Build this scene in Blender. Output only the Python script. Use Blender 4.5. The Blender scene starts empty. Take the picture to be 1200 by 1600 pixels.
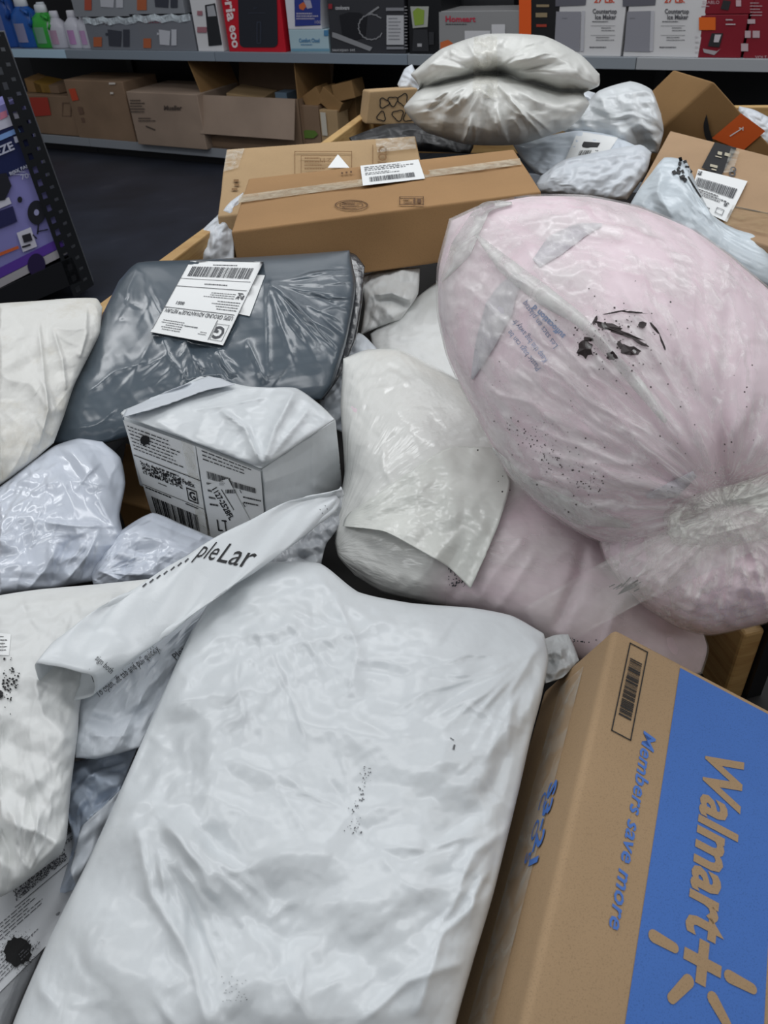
import bpy, bmesh, math, random
import numpy as np
from mathutils import Vector, Matrix
from mathutils.bvhtree import BVHTree

random.seed(7)
S = bpy.context.scene
COL = S.collection

# ------------------------------------------------------------------ camera
FP, CAMZ = 1200.0, 1.40                      # focal length in pixels of a 1200 x 1600 frame, eye height
_n = np.array([115., -1540., -1200.]); _n /= np.linalg.norm(_n)
_up = -_n
_fy = np.array([0, 0, -1.]); _fy = _fy - _up * _fy.dot(_up); _fy /= np.linalg.norm(_fy)
_fx = np.cross(_fy, _up)
ROT = np.array([_fx, _fy, _up])
EYE = np.array([0, 0, CAMZ])
cam_d = bpy.data.cameras.new('camera'); cam = bpy.data.objects.new('camera', cam_d); COL.objects.link(cam)
cam_d.sensor_fit = 'VERTICAL'; cam_d.sensor_height = 24.0; cam_d.lens = 24.0 * FP / 1600
cam_d.clip_start = 0.02; cam_d.clip_end = 60
cam_d.dof.use_dof = True; cam_d.dof.focus_distance = 0.95; cam_d.dof.aperture_fstop = 10.0
cam.matrix_world = Matrix([list(ROT[0]) + [0], list(ROT[1]) + [0], list(ROT[2]) + [CAMZ], [0, 0, 0, 1]])
S.camera = cam

# ------------------------------------------------------------------ world, lamps, exposure
S.view_settings.view_transform = 'Standard'; S.view_settings.look = 'None'
S.view_settings.gamma = 1.0; S.view_settings.use_curve_mapping = False
S.view_settings.exposure = 0.45
w = bpy.data.worlds.new('store_air'); S.world = w; w.use_nodes = True
w.node_tree.nodes['Background'].inputs[0].default_value = (0.93, 0.96, 1.0, 1)
w.node_tree.nodes['Background'].inputs[1].default_value = 0.13
def strip(x, y, z, rot, e, sx=2.4, sy=0.35):
    d = bpy.data.lights.new('ceiling_strip_light', 'AREA'); d.shape = 'RECTANGLE'; d.size = sx; d.size_y = sy
    d.energy = e; d.color = (0.97, 0.985, 1.0)
    o = bpy.data.objects.new('ceiling_strip_light', d); COL.objects.link(o)
    o.location = (x, y, z); o.rotation_euler = (0, 0, rot)
for yy, ee in ((-1.4, 6), (0.9, 13), (3.0, 20), (5.0, 6)):
    for xx in (-2.3, 0.4, 3.1):
        strip(xx, yy, 3.1, -0.33, ee)

# ------------------------------------------------------------------ helpers: pixel -> place
def ray(u, v):
    return ROT @ np.array([(u - 600) / FP, -(v - 800) / FP, -1.0])
def U(u, v, z):                               # the point of height z seen at that spot of the photograph
    d = ray(u, v); return EYE + d * ((z - CAMZ) / d[2])
def UP(u, v, p0, nrm):                        # on a plane
    d = ray(u, v); return EYE + d * (np.dot(p0 - EYE, nrm) / np.dot(d, nrm))
def projv(P):
    c = (np.asarray(P) - EYE) @ ROT           # = ROT.T @ (P-EYE)
    return np.stack([600 + FP * c[..., 0] / -c[..., 2], 800 - FP * c[..., 1] / -c[..., 2]], -1)
def unit(a):
    a = np.asarray(a, float); return a / np.maximum(np.linalg.norm(a, axis=-1, keepdims=True), 1e-12)

# ------------------------------------------------------------------ helpers: objects
def tag(o, label=None, cat=None, group=None, kind=None):
    if label: o['label'] = label
    if cat: o['category'] = cat
    if group: o['group'] = group
    if kind: o['kind'] = kind
    return o
def mesh_obj(name, V, Fc, mat, parent=None, smooth=True, loc=None, mats=None, mi=None):
    V = np.asarray(V, float).reshape(-1, 3)
    if parent is not None:
        L = np.array(parent['_o'])
    elif loc is not None:
        L = np.asarray(loc, float)
    else:
        L = np.array([V[:, 0].mean(), V[:, 1].mean(), V[:, 2].min()])
    me = bpy.data.meshes.new(name)
    me.from_pydata((V - L).tolist(), [], [list(map(int, f)) for f in Fc])
    if mats:
        for m in mats: me.materials.append(m)
        me.polygons.foreach_set('material_index', np.asarray(mi, np.int32))
    elif mat: me.materials.append(mat)
    me.polygons.foreach_set('use_smooth', np.full(len(me.polygons), smooth))
    me.update()
    o = bpy.data.objects.new(name, me); COL.objects.link(o)
    o['_o'] = [float(c) for c in L]
    if parent is not None:
        o.parent = parent
    else:
        o.location = L
    return o
def fix_normals(o):
    bm = bmesh.new(); bm.from_mesh(o.data); bmesh.ops.recalc_face_normals(bm, faces=bm.faces); bm.to_mesh(o.data); bm.free()
    return o
def empty(name, loc, label, cat, group=None, kind=None):
    o = bpy.data.objects.new(name, None); COL.objects.link(o); o.location = loc
    o['_o'] = [float(c) for c in loc]; o.empty_display_size = .05
    return tag(o, label, cat, group, kind)
class MB:                                      # collects boxes, tubes and loose faces into one mesh
    def __init__(s): s.v = []; s.f = []
    def add(s, V, Fc):
        b = len(s.v); s.v += [list(map(float, p)) for p in V]; s.f += [[i + b for i in f] for f in Fc]; return s
    def hexa(s, T, B):                         # four top corners, four bottom corners
        s.add(list(T) + list(B), [[0, 1, 2, 3], [7, 6, 5, 4], [0, 4, 5, 1], [1, 5, 6, 2], [2, 6, 7, 3], [3, 7, 4, 0]]); return s
    def box(s, c, ax, ay, az, hx, hy, hz):
        c, ax, ay, az = (np.asarray(q, float) for q in (c, ax, ay, az))
        T = [c + az * hz + ax * i * hx + ay * j * hy for i, j in ((-1, -1), (1, -1), (1, 1), (-1, 1))]
        return s.hexa(T, [p - az * 2 * hz for p in T])
    def tube(s, pts, r, n=8, cap=True):
        pts = np.asarray(pts, float); b = len(s.v); k = len(pts)
        rr = np.full(k, r) if np.isscalar(r) else np.asarray(r)
        tan = unit(np.gradient(pts, axis=0)); ref = np.array([0, 0, 1.]) if abs(tan[0][2]) < .9 else np.array([1., 0, 0])
        for i in range(k):
            a = unit(np.cross(tan[i], ref)); c = np.cross(tan[i], a)
            for j in range(n):
                t = 2 * math.pi * j / n; s.v.append(list(pts[i] + rr[i] * (a * math.cos(t) + c * math.sin(t))))
        for i in range(k - 1):
            for j in range(n):
                s.f.append([b + i * n + j, b + i * n + (j + 1) % n, b + (i + 1) * n + (j + 1) % n, b + (i + 1) * n + j])
        if cap: s.f.append([b + j for j in range(n)]); s.f.append([b + (k - 1) * n + j for j in range(n)][::-1])
        return s
    def build(s, name, mat, parent=None, smooth=False, bevel=0, loc=None):
        o = mesh_obj(name, s.v, s.f, mat, parent, smooth, loc)
        fix_normals(o)
        if bevel:
            m = o.modifiers.new('round', 'BEVEL'); m.width = bevel; m.segments = 2; m.limit_method = 'ANGLE'; m.angle_limit = 0.6
        return o

# ------------------------------------------------------------------ helpers: materials
def mat_new(name):
    m = bpy.data.materials.new(name); m.use_nodes = True
    nt = m.node_tree; b = nt.nodes['Principled BSDF']; return m, nt, b
def N(nt, t, **kw):
    n = nt.nodes.new(t)
    for k, v in kw.items():
        if k.startswith('i_'):
            n.inputs[k[2:].replace('_', ' ')].default_value = v
        else: setattr(n, k, v)
    return n
def ramp(nt, fac, stops):
    r = N(nt, 'ShaderNodeValToRGB'); e = r.color_ramp.elements
    while len(e) < len(stops): e.new(0.5)
    for q, (p, c) in zip(e, stops): q.position = p; q.color = tuple(c) + (1,) if len(c) == 3 else c
    nt.links.new(fac, r.inputs[0]); return r.outputs[0]
def coords(nt, scale=(1, 1, 1), rot=(0, 0, 0)):
    t = N(nt, 'ShaderNodeTexCoord'); mp = N(nt, 'ShaderNodeMapping')
    mp.inputs['Scale'].default_value = scale; mp.inputs['Rotation'].default_value = rot
    nt.links.new(t.outputs['Object'], mp.inputs[0]); return mp.outputs[0]
def lin(h):
    h = h.lstrip('#'); c = [int(h[i:i + 2], 16) / 255 for i in (0, 2, 4)]
    return tuple(q / 12.92 if q <= .04045 else ((q + .055) / 1.055) ** 2.4 for q in c)
_mc = {}
def flat(hexc, rough=0.6, metal=0.0, spec=0.4):
    k = (hexc, rough, metal)
    if k not in _mc:
        m, nt, b = mat_new('flat_' + hexc.strip('#'))
        b.inputs['Base Color'].default_value = lin(hexc) + (1,); b.inputs['Roughness'].default_value = rough
        b.inputs['Metallic'].default_value = metal; b.inputs['Specular IOR Level'].default_value = spec
        _mc[k] = m
    return _mc[k]
def plastic(name, hexc, rough=0.38, bump=0.25, dirt=0.15, dirtc='#8f8a78', spec=0.5, fine=60., vary=0.04, specks=0.0, coat=0.0):
    """thin polyethylene film: satin to glossy, creased, scuffed"""
    m, nt, b = mat_new(name); L = nt.links.new
    co = coords(nt)
    n1 = N(nt, 'ShaderNodeTexNoise'); n1.inputs['Scale'].default_value = 5; n1.inputs['Detail'].default_value = 6; L(co, n1.inputs[0])
    c0 = np.array(lin(hexc)); d0 = np.array(lin(dirtc))
    base = ramp(nt, n1.outputs[0], [(0.3, tuple(c0 * (1 - vary))), (0.7, tuple(np.minimum(c0 * (1 + vary), 1)))])
    n2 = N(nt, 'ShaderNodeTexNoise'); n2.inputs['Scale'].default_value = 9; n2.inputs['Detail'].default_value = 9; n2.inputs['Roughness'].default_value = .7; L(co, n2.inputs[0])
    f = ramp(nt, n2.outputs[0], [(0.52, (0, 0, 0)), (0.78, (dirt,) * 3)])
    mx = N(nt, 'ShaderNodeMix', data_type='RGBA'); L(f, mx.inputs[0]); L(base, mx.inputs[6]); mx.inputs[7].default_value = tuple(d0) + (1,)
    out = mx.outputs[2]
    if specks:
        vo = N(nt, 'ShaderNodeTexVoronoi'); vo.inputs['Scale'].default_value = 55; vo.inputs['Randomness'].default_value = 1; L(co, vo.inputs[0])
        n5 = N(nt, 'ShaderNodeTexNoise'); n5.inputs['Scale'].default_value = 7; L(co, n5.inputs[0])
        r = ramp(nt, vo.outputs['Distance'], [(0.03 * specks, (1, 1, 1)), (0.085 * specks, (0, 0, 0))])
        r2 = ramp(nt, n5.outputs[0], [(0.52, (0, 0, 0)), (0.66, (1, 1, 1))])
        mm = N(nt, 'ShaderNodeMath', operation='MULTIPLY'); L(r, mm.inputs[0]); L(r2, mm.inputs[1])
        m3 = N(nt, 'ShaderNodeMix', data_type='RGBA'); L(mm.outputs[0], m3.inputs[0]); L(out, m3.inputs[6]); m3.inputs[7].default_value = (.06, .05, .05, 1)
        out = m3.outputs[2]
    L(out, b.inputs['Base Color'])
    n3 = N(nt, 'ShaderNodeTexNoise'); n3.inputs['Scale'].default_value = fine; n3.inputs['Detail'].default_value = 4; n3.inputs['Distortion'].default_value = .4; L(co, n3.inputs[0])
    v1 = N(nt, 'ShaderNodeTexVoronoi', feature='DISTANCE_TO_EDGE'); v1.inputs['Scale'].default_value = 16
    wv = N(nt, 'ShaderNodeMix', data_type='VECTOR'); wv.inputs[0].default_value = .12; L(co, wv.inputs[4]); L(n1.outputs[1], wv.inputs[5]); L(wv.outputs[1], v1.inputs[0])
    cr = ramp(nt, v1.outputs[0], [(0.0, (1, 1, 1)), (0.16, (0.25, .25, .25)), (0.5, (0, 0, 0))])
    ad = N(nt, 'ShaderNodeMath', operation='MULTIPLY_ADD'); L(cr, ad.inputs[0]); ad.inputs[1].default_value = .5; L(n3.outputs[0], ad.inputs[2])
    bp = N(nt, 'ShaderNodeBump'); bp.inputs['Strength'].default_value = bump; bp.inputs['Distance'].default_value = .004; L(ad.outputs[0], bp.inputs['Height'])
    L(bp.outputs[0], b.inputs['Normal'])
    b.inputs['Roughness'].default_value = rough; b.inputs['Specular IOR Level'].default_value = spec
    if coat: b.inputs['Coat Weight'].default_value = coat; b.inputs['Coat Roughness'].default_value = .22
    return m
def card(name, hexc, rough=.75, dark=.85):
    m, nt, b = mat_new(name); L = nt.links.new; co = coords(nt)
    c0 = np.array(lin(hexc))
    n1 = N(nt, 'ShaderNodeTexNoise'); n1.inputs['Scale'].default_value = 3.5; n1.inputs['Detail'].default_value = 5; L(co, n1.inputs[0])
    base = ramp(nt, n1.outputs[0], [(0.3, tuple(c0 * dark)), (0.7, tuple(c0 * 1.05))])
    n2 = N(nt, 'ShaderNodeTexNoise'); n2.inputs['Scale'].default_value = 900; n2.inputs['Detail'].default_value = 2; L(co, n2.inputs[0])
    sp = ramp(nt, n2.outputs[0], [(0.30, (.74,) * 3), (0.46, (1, 1, 1)), (0.7, (1.0, 1, 1))])
    mx = N(nt, 'ShaderNodeMix', data_type='RGBA', blend_type='MULTIPLY'); mx.inputs[0].default_value = .8; L(base, mx.inputs[6]); L(sp, mx.inputs[7])
    L(mx.outputs[2], b.inputs['Base Color']); b.inputs['Roughness'].default_value = rough; b.inputs['Specular IOR Level'].default_value = .25
    n3 = N(nt, 'ShaderNodeTexNoise'); n3.inputs['Scale'].default_value = 14; n3.inputs['Detail'].default_value = 5; L(co, n3.inputs[0])
    bp = N(nt, 'ShaderNodeBump'); bp.inputs['Strength'].default_value = .35; bp.inputs['Distance'].default_value = .004; L(n3.outputs[0], bp.inputs['Height']); L(bp.outputs[0], b.inputs['Normal'])
    return m
def film(name, hexc, lo, hi, scale=(6, 6, 6), rot=(0, 0, 0), rough=.22, bump=.4, nscale=3.):
    """clear film that whitens where it is gathered: part see-through, part milky and glossy"""
    m, nt, b = mat_new(name); L = nt.links.new; co = coords(nt, scale, rot)
    n1 = N(nt, 'ShaderNodeTexNoise'); n1.inputs['Scale'].default_value = nscale; n1.inputs['Detail'].default_value = 6; n1.inputs['Distortion'].default_value = .6; L(co, n1.inputs[0])
    a = ramp(nt, n1.outputs[0], [(0.38, (lo,) * 3), (0.66, (hi,) * 3)])
    b.inputs['Base Color'].default_value = lin(hexc) + (1,); b.inputs['Roughness'].default_value = rough
    bp = N(nt, 'ShaderNodeBump'); bp.inputs['Strength'].default_value = bump; bp.inputs['Distance'].default_value = .004; L(n1.outputs[0], bp.inputs['Height']); L(bp.outputs[0], b.inputs['Normal'])
    tr = N(nt, 'ShaderNodeBsdfTransparent'); ms = N(nt, 'ShaderNodeMixShader'); L(a, ms.inputs[0]); L(tr.outputs[0], ms.inputs[1]); L(b.outputs[0], ms.inputs[2])
    L(ms.outputs[0], nt.nodes['Material Output'].inputs[0]); return m
def film_radial(name, hexc, lo, hi, point, origin, freq=9., rough=.2, bump=.5, grad=None):
    """clear film gathered towards one point: milky streaks run out from it"""
    m, nt, b = mat_new(name); L = nt.links.new; t = N(nt, 'ShaderNodeTexCoord')
    d = N(nt, 'ShaderNodeVectorMath', operation='SUBTRACT'); L(t.outputs['Object'], d.inputs[0]); d.inputs[1].default_value = tuple(np.asarray(point) - np.asarray(origin))
    nz = N(nt, 'ShaderNodeVectorMath', operation='NORMALIZE'); L(d.outputs[0], nz.inputs[0])
    ds = N(nt, 'ShaderNodeVectorMath', operation='SCALE'); ds.inputs[3].default_value = .35; L(d.outputs[0], ds.inputs[0])
    ad = N(nt, 'ShaderNodeVectorMath', operation='ADD'); L(nz.outputs[0], ad.inputs[0]); L(ds.outputs[0], ad.inputs[1])
    n1 = N(nt, 'ShaderNodeTexNoise'); n1.inputs['Scale'].default_value = freq; n1.inputs['Detail'].default_value = 4; n1.inputs['Roughness'].default_value = .5; L(ad.outputs[0], n1.inputs[0])
    n2 = N(nt, 'ShaderNodeTexNoise'); n2.inputs['Scale'].default_value = 7; n2.inputs['Detail'].default_value = 4; L(t.outputs['Object'], n2.inputs[0])
    mu = N(nt, 'ShaderNodeMath', operation='MULTIPLY_ADD'); L(n2.outputs[0], mu.inputs[0]); mu.inputs[1].default_value = .5; L(n1.outputs[0], mu.inputs[2])
    a = ramp(nt, mu.outputs[0], [(0.62, (lo,) * 3), (0.78, ((lo + hi) / 2,) * 3), (0.98, (hi,) * 3)])
    b.inputs['Base Color'].default_value = lin(hexc) + (1,); b.inputs['Roughness'].default_value = rough
    bp = N(nt, 'ShaderNodeBump'); bp.inputs['Strength'].default_value = bump; bp.inputs['Distance'].default_value = .006; L(n1.outputs[0], bp.inputs['Height']); L(bp.outputs[0], b.inputs['Normal'])
    if grad is not None:                       # more layers of film on one side
        gp, gd, g0, g1 = grad; v = N(nt, 'ShaderNodeVectorMath', operation='SUBTRACT'); L(t.outputs['Object'], v.inputs[0]); v.inputs[1].default_value = tuple(np.asarray(gp) - np.asarray(origin))
        dt = N(nt, 'ShaderNodeVectorMath', operation='DOT_PRODUCT'); L(v.outputs[0], dt.inputs[0]); dt.inputs[1].default_value = tuple(gd)
        mr = N(nt, 'ShaderNodeMapRange'); L(dt.outputs['Value'], mr.inputs[0]); mr.inputs[1].default_value = g0; mr.inputs[2].default_value = g1; mr.inputs[3].default_value = .93; mr.inputs[4].default_value = 0.
        mx = N(nt, 'ShaderNodeMath', operation='MAXIMUM'); L(a, mx.inputs[0]); L(mr.outputs[0], mx.inputs[1]); a = mx.outputs[0]
    tr = N(nt, 'ShaderNodeBsdfTransparent'); ms = N(nt, 'ShaderNodeMixShader'); L(a, ms.inputs[0]); L(tr.outputs[0], ms.inputs[1]); L(b.outputs[0], ms.inputs[2])
    L(ms.outputs[0], nt.nodes['Material Output'].inputs[0]); return m
def wood(name, hexc, dark, scale=(3, 3, 40)):
    m, nt, b = mat_new(name); L = nt.links.new; co = coords(nt, scale)
    n1 = N(nt, 'ShaderNodeTexNoise'); n1.inputs['Scale'].default_value = 3; n1.inputs['Detail'].default_value = 6; n1.inputs['Distortion'].default_value = 1.; L(co, n1.inputs[0])
    L(ramp(nt, n1.outputs[0], [(0.3, lin(dark)), (0.6, lin(hexc))]), b.inputs['Base Color']); b.inputs['Roughness'].default_value = .55
    return m

# ------------------------------------------------------------------ bags: soft goods in film, wrinkled by a small cloth solver
def catmull(P, closed_ends, n):
    P = np.asarray(P, float)
    if len(P) == 2:
        t = np.linspace(0, 1, n)[:, None]; return P[0] * (1 - t) + P[1] * t
    Q = np.vstack([2 * P[0] - P[1], P, 2 * P[-1] - P[-2]])
    out = []
    for i in range(1, len(Q) - 2):
        p0, p1, p2, p3 = Q[i - 1:i + 3]
        for t in np.linspace(0, 1, 24, endpoint=False):
            c = .5 * ((2 * p1) + (-p0 + p2) * t + (2 * p0 - 5 * p1 + 4 * p2 - p3) * t * t + (-p0 + 3 * p1 - 3 * p2 + p3) * t ** 3)
            out.append(.55 * c + .45 * (p1 * (1 - t) + p2 * t))
    out.append(Q[-2]); out = np.array(out)
    s = np.r_[0, np.cumsum(np.linalg.norm(np.diff(out[:, :2], axis=0), axis=1))]
    q = np.linspace(0, s[-1], n)
    return np.stack([np.interp(q, s, out[:, k]) for k in range(out.shape[1])], 1)
def coons(sides, n, m):                        # sides: top (left to right), right (down), bottom (left to right), left (down)
    t, r, b, l = [catmull(s, 0, k) for s, k in zip(sides, (m, n, m, n))]
    a = np.linspace(0, 1, n)[:, None, None]; c = np.linspace(0, 1, m)[None, :, None]
    X = (1 - a) * t[None] + a * b[None] + (1 - c) * l[:, None] + c * r[:, None]
    X -= (1 - a) * (1 - c) * t[0] + (1 - a) * c * t[-1] + a * (1 - c) * b[0] + a * c * b[-1]
    return X
def seg_dist(P, line):
    """distance of each pixel to a polyline, and how far along it (0..1)"""
    line = np.asarray(line, float); best = np.full(P.shape[:-1], 1e9); par = np.zeros(P.shape[:-1]); sd = np.zeros(P.shape[:-1])
    tot = np.linalg.norm(np.diff(line, axis=0), axis=1); cum = np.r_[0, np.cumsum(tot)]
    for i in range(len(line) - 1):
        a, b = line[i], line[i + 1]; d = b - a
        t = np.clip(((P - a) @ d) / (d @ d), 0, 1); q = P - (a + t[..., None] * d); e = np.linalg.norm(q, axis=-1)
        k = e < best; best = np.where(k, e, best); par = np.where(k, (cum[i] + t * tot[i]) / cum[-1], par)
        cr = d[0] * q[..., 1] - d[1] * q[..., 0]; sd = np.where(k, np.sign(cr), sd)
    return best, par, sd
def value_noise(P, scale, seed):
    rng = np.random.default_rng(seed); G = rng.uniform(-1, 1, (64, 64, 2)); q = P / scale
    i = np.floor(q).astype(int); f = q - i; f = f * f * (3 - 2 * f); i %= 63
    g = lambda a, b: G[(i[..., 0] + a) % 64, (i[..., 1] + b) % 64, 0]
    return (g(0, 0) * (1 - f[..., 0]) + g(1, 0) * f[..., 0]) * (1 - f[..., 1]) + (g(0, 1) * (1 - f[..., 0]) + g(1, 1) * f[..., 0]) * f[..., 1]
def folds(P, lam, seed, k=5):
    """long straight creases in a few directions, each fading in and out"""
    rng = np.random.default_rng(seed); h = 0
    W = np.stack([value_noise(P, lam * 2.2, seed + 11), value_noise(P, lam * 2.2, seed + 12)], -1) * lam * .45
    for i in range(k):
        a = rng.uniform(0, math.pi); L = lam * rng.uniform(.7, 1.6); t = ((P + W) @ np.array([math.cos(a), math.sin(a)])) / L + rng.uniform()
        tri = np.abs(t - np.floor(t) - .5) * 2
        mk = np.clip(value_noise(P, lam * 1.7, seed + 20 + i) * 1.6, 0, 1)
        h = h + (tri ** 1.0 - .5) * mk
    return h
def streaks(px, specs, seed, keep):
    """sharp creases of pulled film: (count, length, height, width, ('a', angle, spread) | ('c', u, v, near, far, angle, spread))"""
    rng = np.random.default_rng(seed + 77); h = np.zeros(px.shape[:2])
    lo = px.reshape(-1, 2).min(0); hi = px.reshape(-1, 2).max(0); W = np.array([value_noise(px * 0 + 1, 9., 1)[0, 0]])
    for cnt, ln, ht, wd, md in specs:
        for k in range(cnt):
            L = ln * rng.uniform(.4, 1.3); H = ht * rng.uniform(.35, 1.2) * rng.choice((1, 1, 1, -.8)); w_ = wd * rng.uniform(.6, 1.5); ty = rng.integers(0, 3)
            if md[0] == 'a':
                p0 = lo + (hi - lo) * rng.uniform(0, 1, 2); a = md[1] + rng.normal(0, md[2])
            else:
                a = md[5] + rng.uniform(-md[6], md[6]); p0 = np.array(md[1:3]) + np.array([math.cos(a), math.sin(a)]) * rng.uniform(md[3], md[4]); a += rng.normal(0, .06)
            d = np.array([math.cos(a), math.sin(a)]); q = np.array([-d[1], d[0]]) * L * rng.normal(0, .07)
            line = np.array([p0, p0 + d * L * .5 + q, p0 + d * L])
            b0 = line.min(0) - 4 * w_; b1 = line.max(0) + 4 * w_
            m = (px[..., 0] > b0[0]) & (px[..., 0] < b1[0]) & (px[..., 1] > b0[1]) & (px[..., 1] < b1[1])
            if not m.any(): continue
            P = px[m]; e, t, sg = seg_dist(P, line); tp = np.clip(np.minimum(t, 1 - t) / .35, 0, 1)
            g = np.exp(-e / w_) if ty == 0 else np.where((sg > 0) == (ty == 1), np.exp(-e / (1.6 * w_)), np.exp(-e / (w_ * .35)))
            h[m] += H * g * tp
    return h * keep
def relax(X, T, ex, iters, katt, kbend, seed, amp, nd, edge):
    """buckle a sheet whose fabric is longer than the shape it covers"""
    n, m = X.shape[:2]; rng = np.random.default_rng(seed)
    nz = rng.normal(0, 1, (n, m)); X = X + nd * (nz * amp)[..., None]
    Ls = []
    for ax, e in ((0, ex[0]), (1, ex[1])):
        D = np.linalg.norm(np.diff(T, axis=ax), axis=-1); em = e if np.isscalar(e) else (e[:-1] if ax == 0 else e[:, :-1])
        Ls.append(D * (1 + em))
    d1 = np.linalg.norm(T[1:, 1:] - T[:-1, :-1], axis=-1) * (1 + .5 * (np.mean(ex[0]) + np.mean(ex[1])))
    d2 = np.linalg.norm(T[1:, :-1] - T[:-1, 1:], axis=-1) * (1 + .5 * (np.mean(ex[0]) + np.mean(ex[1])))
    def fix(A, B, Lr, k, neg=True):
        d = B - A; l = np.linalg.norm(d, axis=-1); c = k * .5 * (l - Lr) / np.maximum(l, 1e-9)
        if not neg: c = np.minimum(c, 0)
        c = c[..., None] * d; A += c; B -= c
    K = edge[..., None]
    for it in range(iters):
        for p in (0, 1):
            ne = (n - p) // 2 * 2; me_ = (m - p) // 2 * 2
            A = X[p:p + ne:2]; B = X[p + 1:p + 1 + ne:2]; fix(A, B, Ls[0][p:p + ne:2], 1.)
            A = X[:, p:p + me_:2]; B = X[:, p + 1:p + 1 + me_:2]; fix(A, B, Ls[1][:, p:p + me_:2], 1.)
            A = X[p:p + ne:2, :-1]; B = X[p + 1:p + 1 + ne:2, 1:]; fix(A, B, d1[p:p + ne:2], .25)
            A = X[p:p + ne:2, 1:]; B = X[p + 1:p + 1 + ne:2, :-1]; fix(A, B, d2[p:p + ne:2], .25)
        if kbend:
            X[1:-1] += kbend * .5 * (.5 * (X[2:] + X[:-2]) - X[1:-1]); X[:, 1:-1] += kbend * .5 * (.5 * (X[:, 2:] + X[:, :-2]) - X[:, 1:-1])
        kk = katt + (1 - katt) * K
        X += kk * (T - X)
    return X
def upsample(X, n, m):
    a = np.linspace(0, X.shape[0] - 1, n); i = np.minimum(a.astype(int), X.shape[0] - 2); f = (a - i).reshape([-1] + [1] * (X.ndim - 1))
    Y = X[i] * (1 - f) + X[i + 1] * f
    a = np.linspace(0, X.shape[1] - 1, m); i = np.minimum(a.astype(int), X.shape[1] - 2); f = (a - i).reshape([1, -1] + [1] * (X.ndim - 2))
    Y = Y[:, i] * (1 - f) + Y[:, i + 1] * f
    for _ in range(2):
        Y[1:-1] = .5 * Y[1:-1] + .25 * (Y[2:] + Y[:-2]); Y[:, 1:-1] = .5 * Y[:, 1:-1] + .25 * (Y[:, 2:] + Y[:, :-2])
    return Y
def grid_faces(n, m, off=0, flip=False):
    i = np.arange(n * m).reshape(n, m) + off
    f = np.stack([i[:-1, :-1], i[1:, :-1], i[1:, 1:], i[:-1, 1:]], -1).reshape(-1, 4)
    return f[:, ::-1] if flip else f
SURF = {}
def plane_at(u, v, z, k, kx=0.0):
    """contour plane through that point: k = 0 lies flat, k = 1 faces the eye; kx leans it sideways"""
    p = U(u, v, z); t = unit(EYE - p); nrm = unit(np.array([0, 0, 1.]) * (1 - k) + t * k + ROT[:, 0] * kx); return p, nrm
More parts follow.
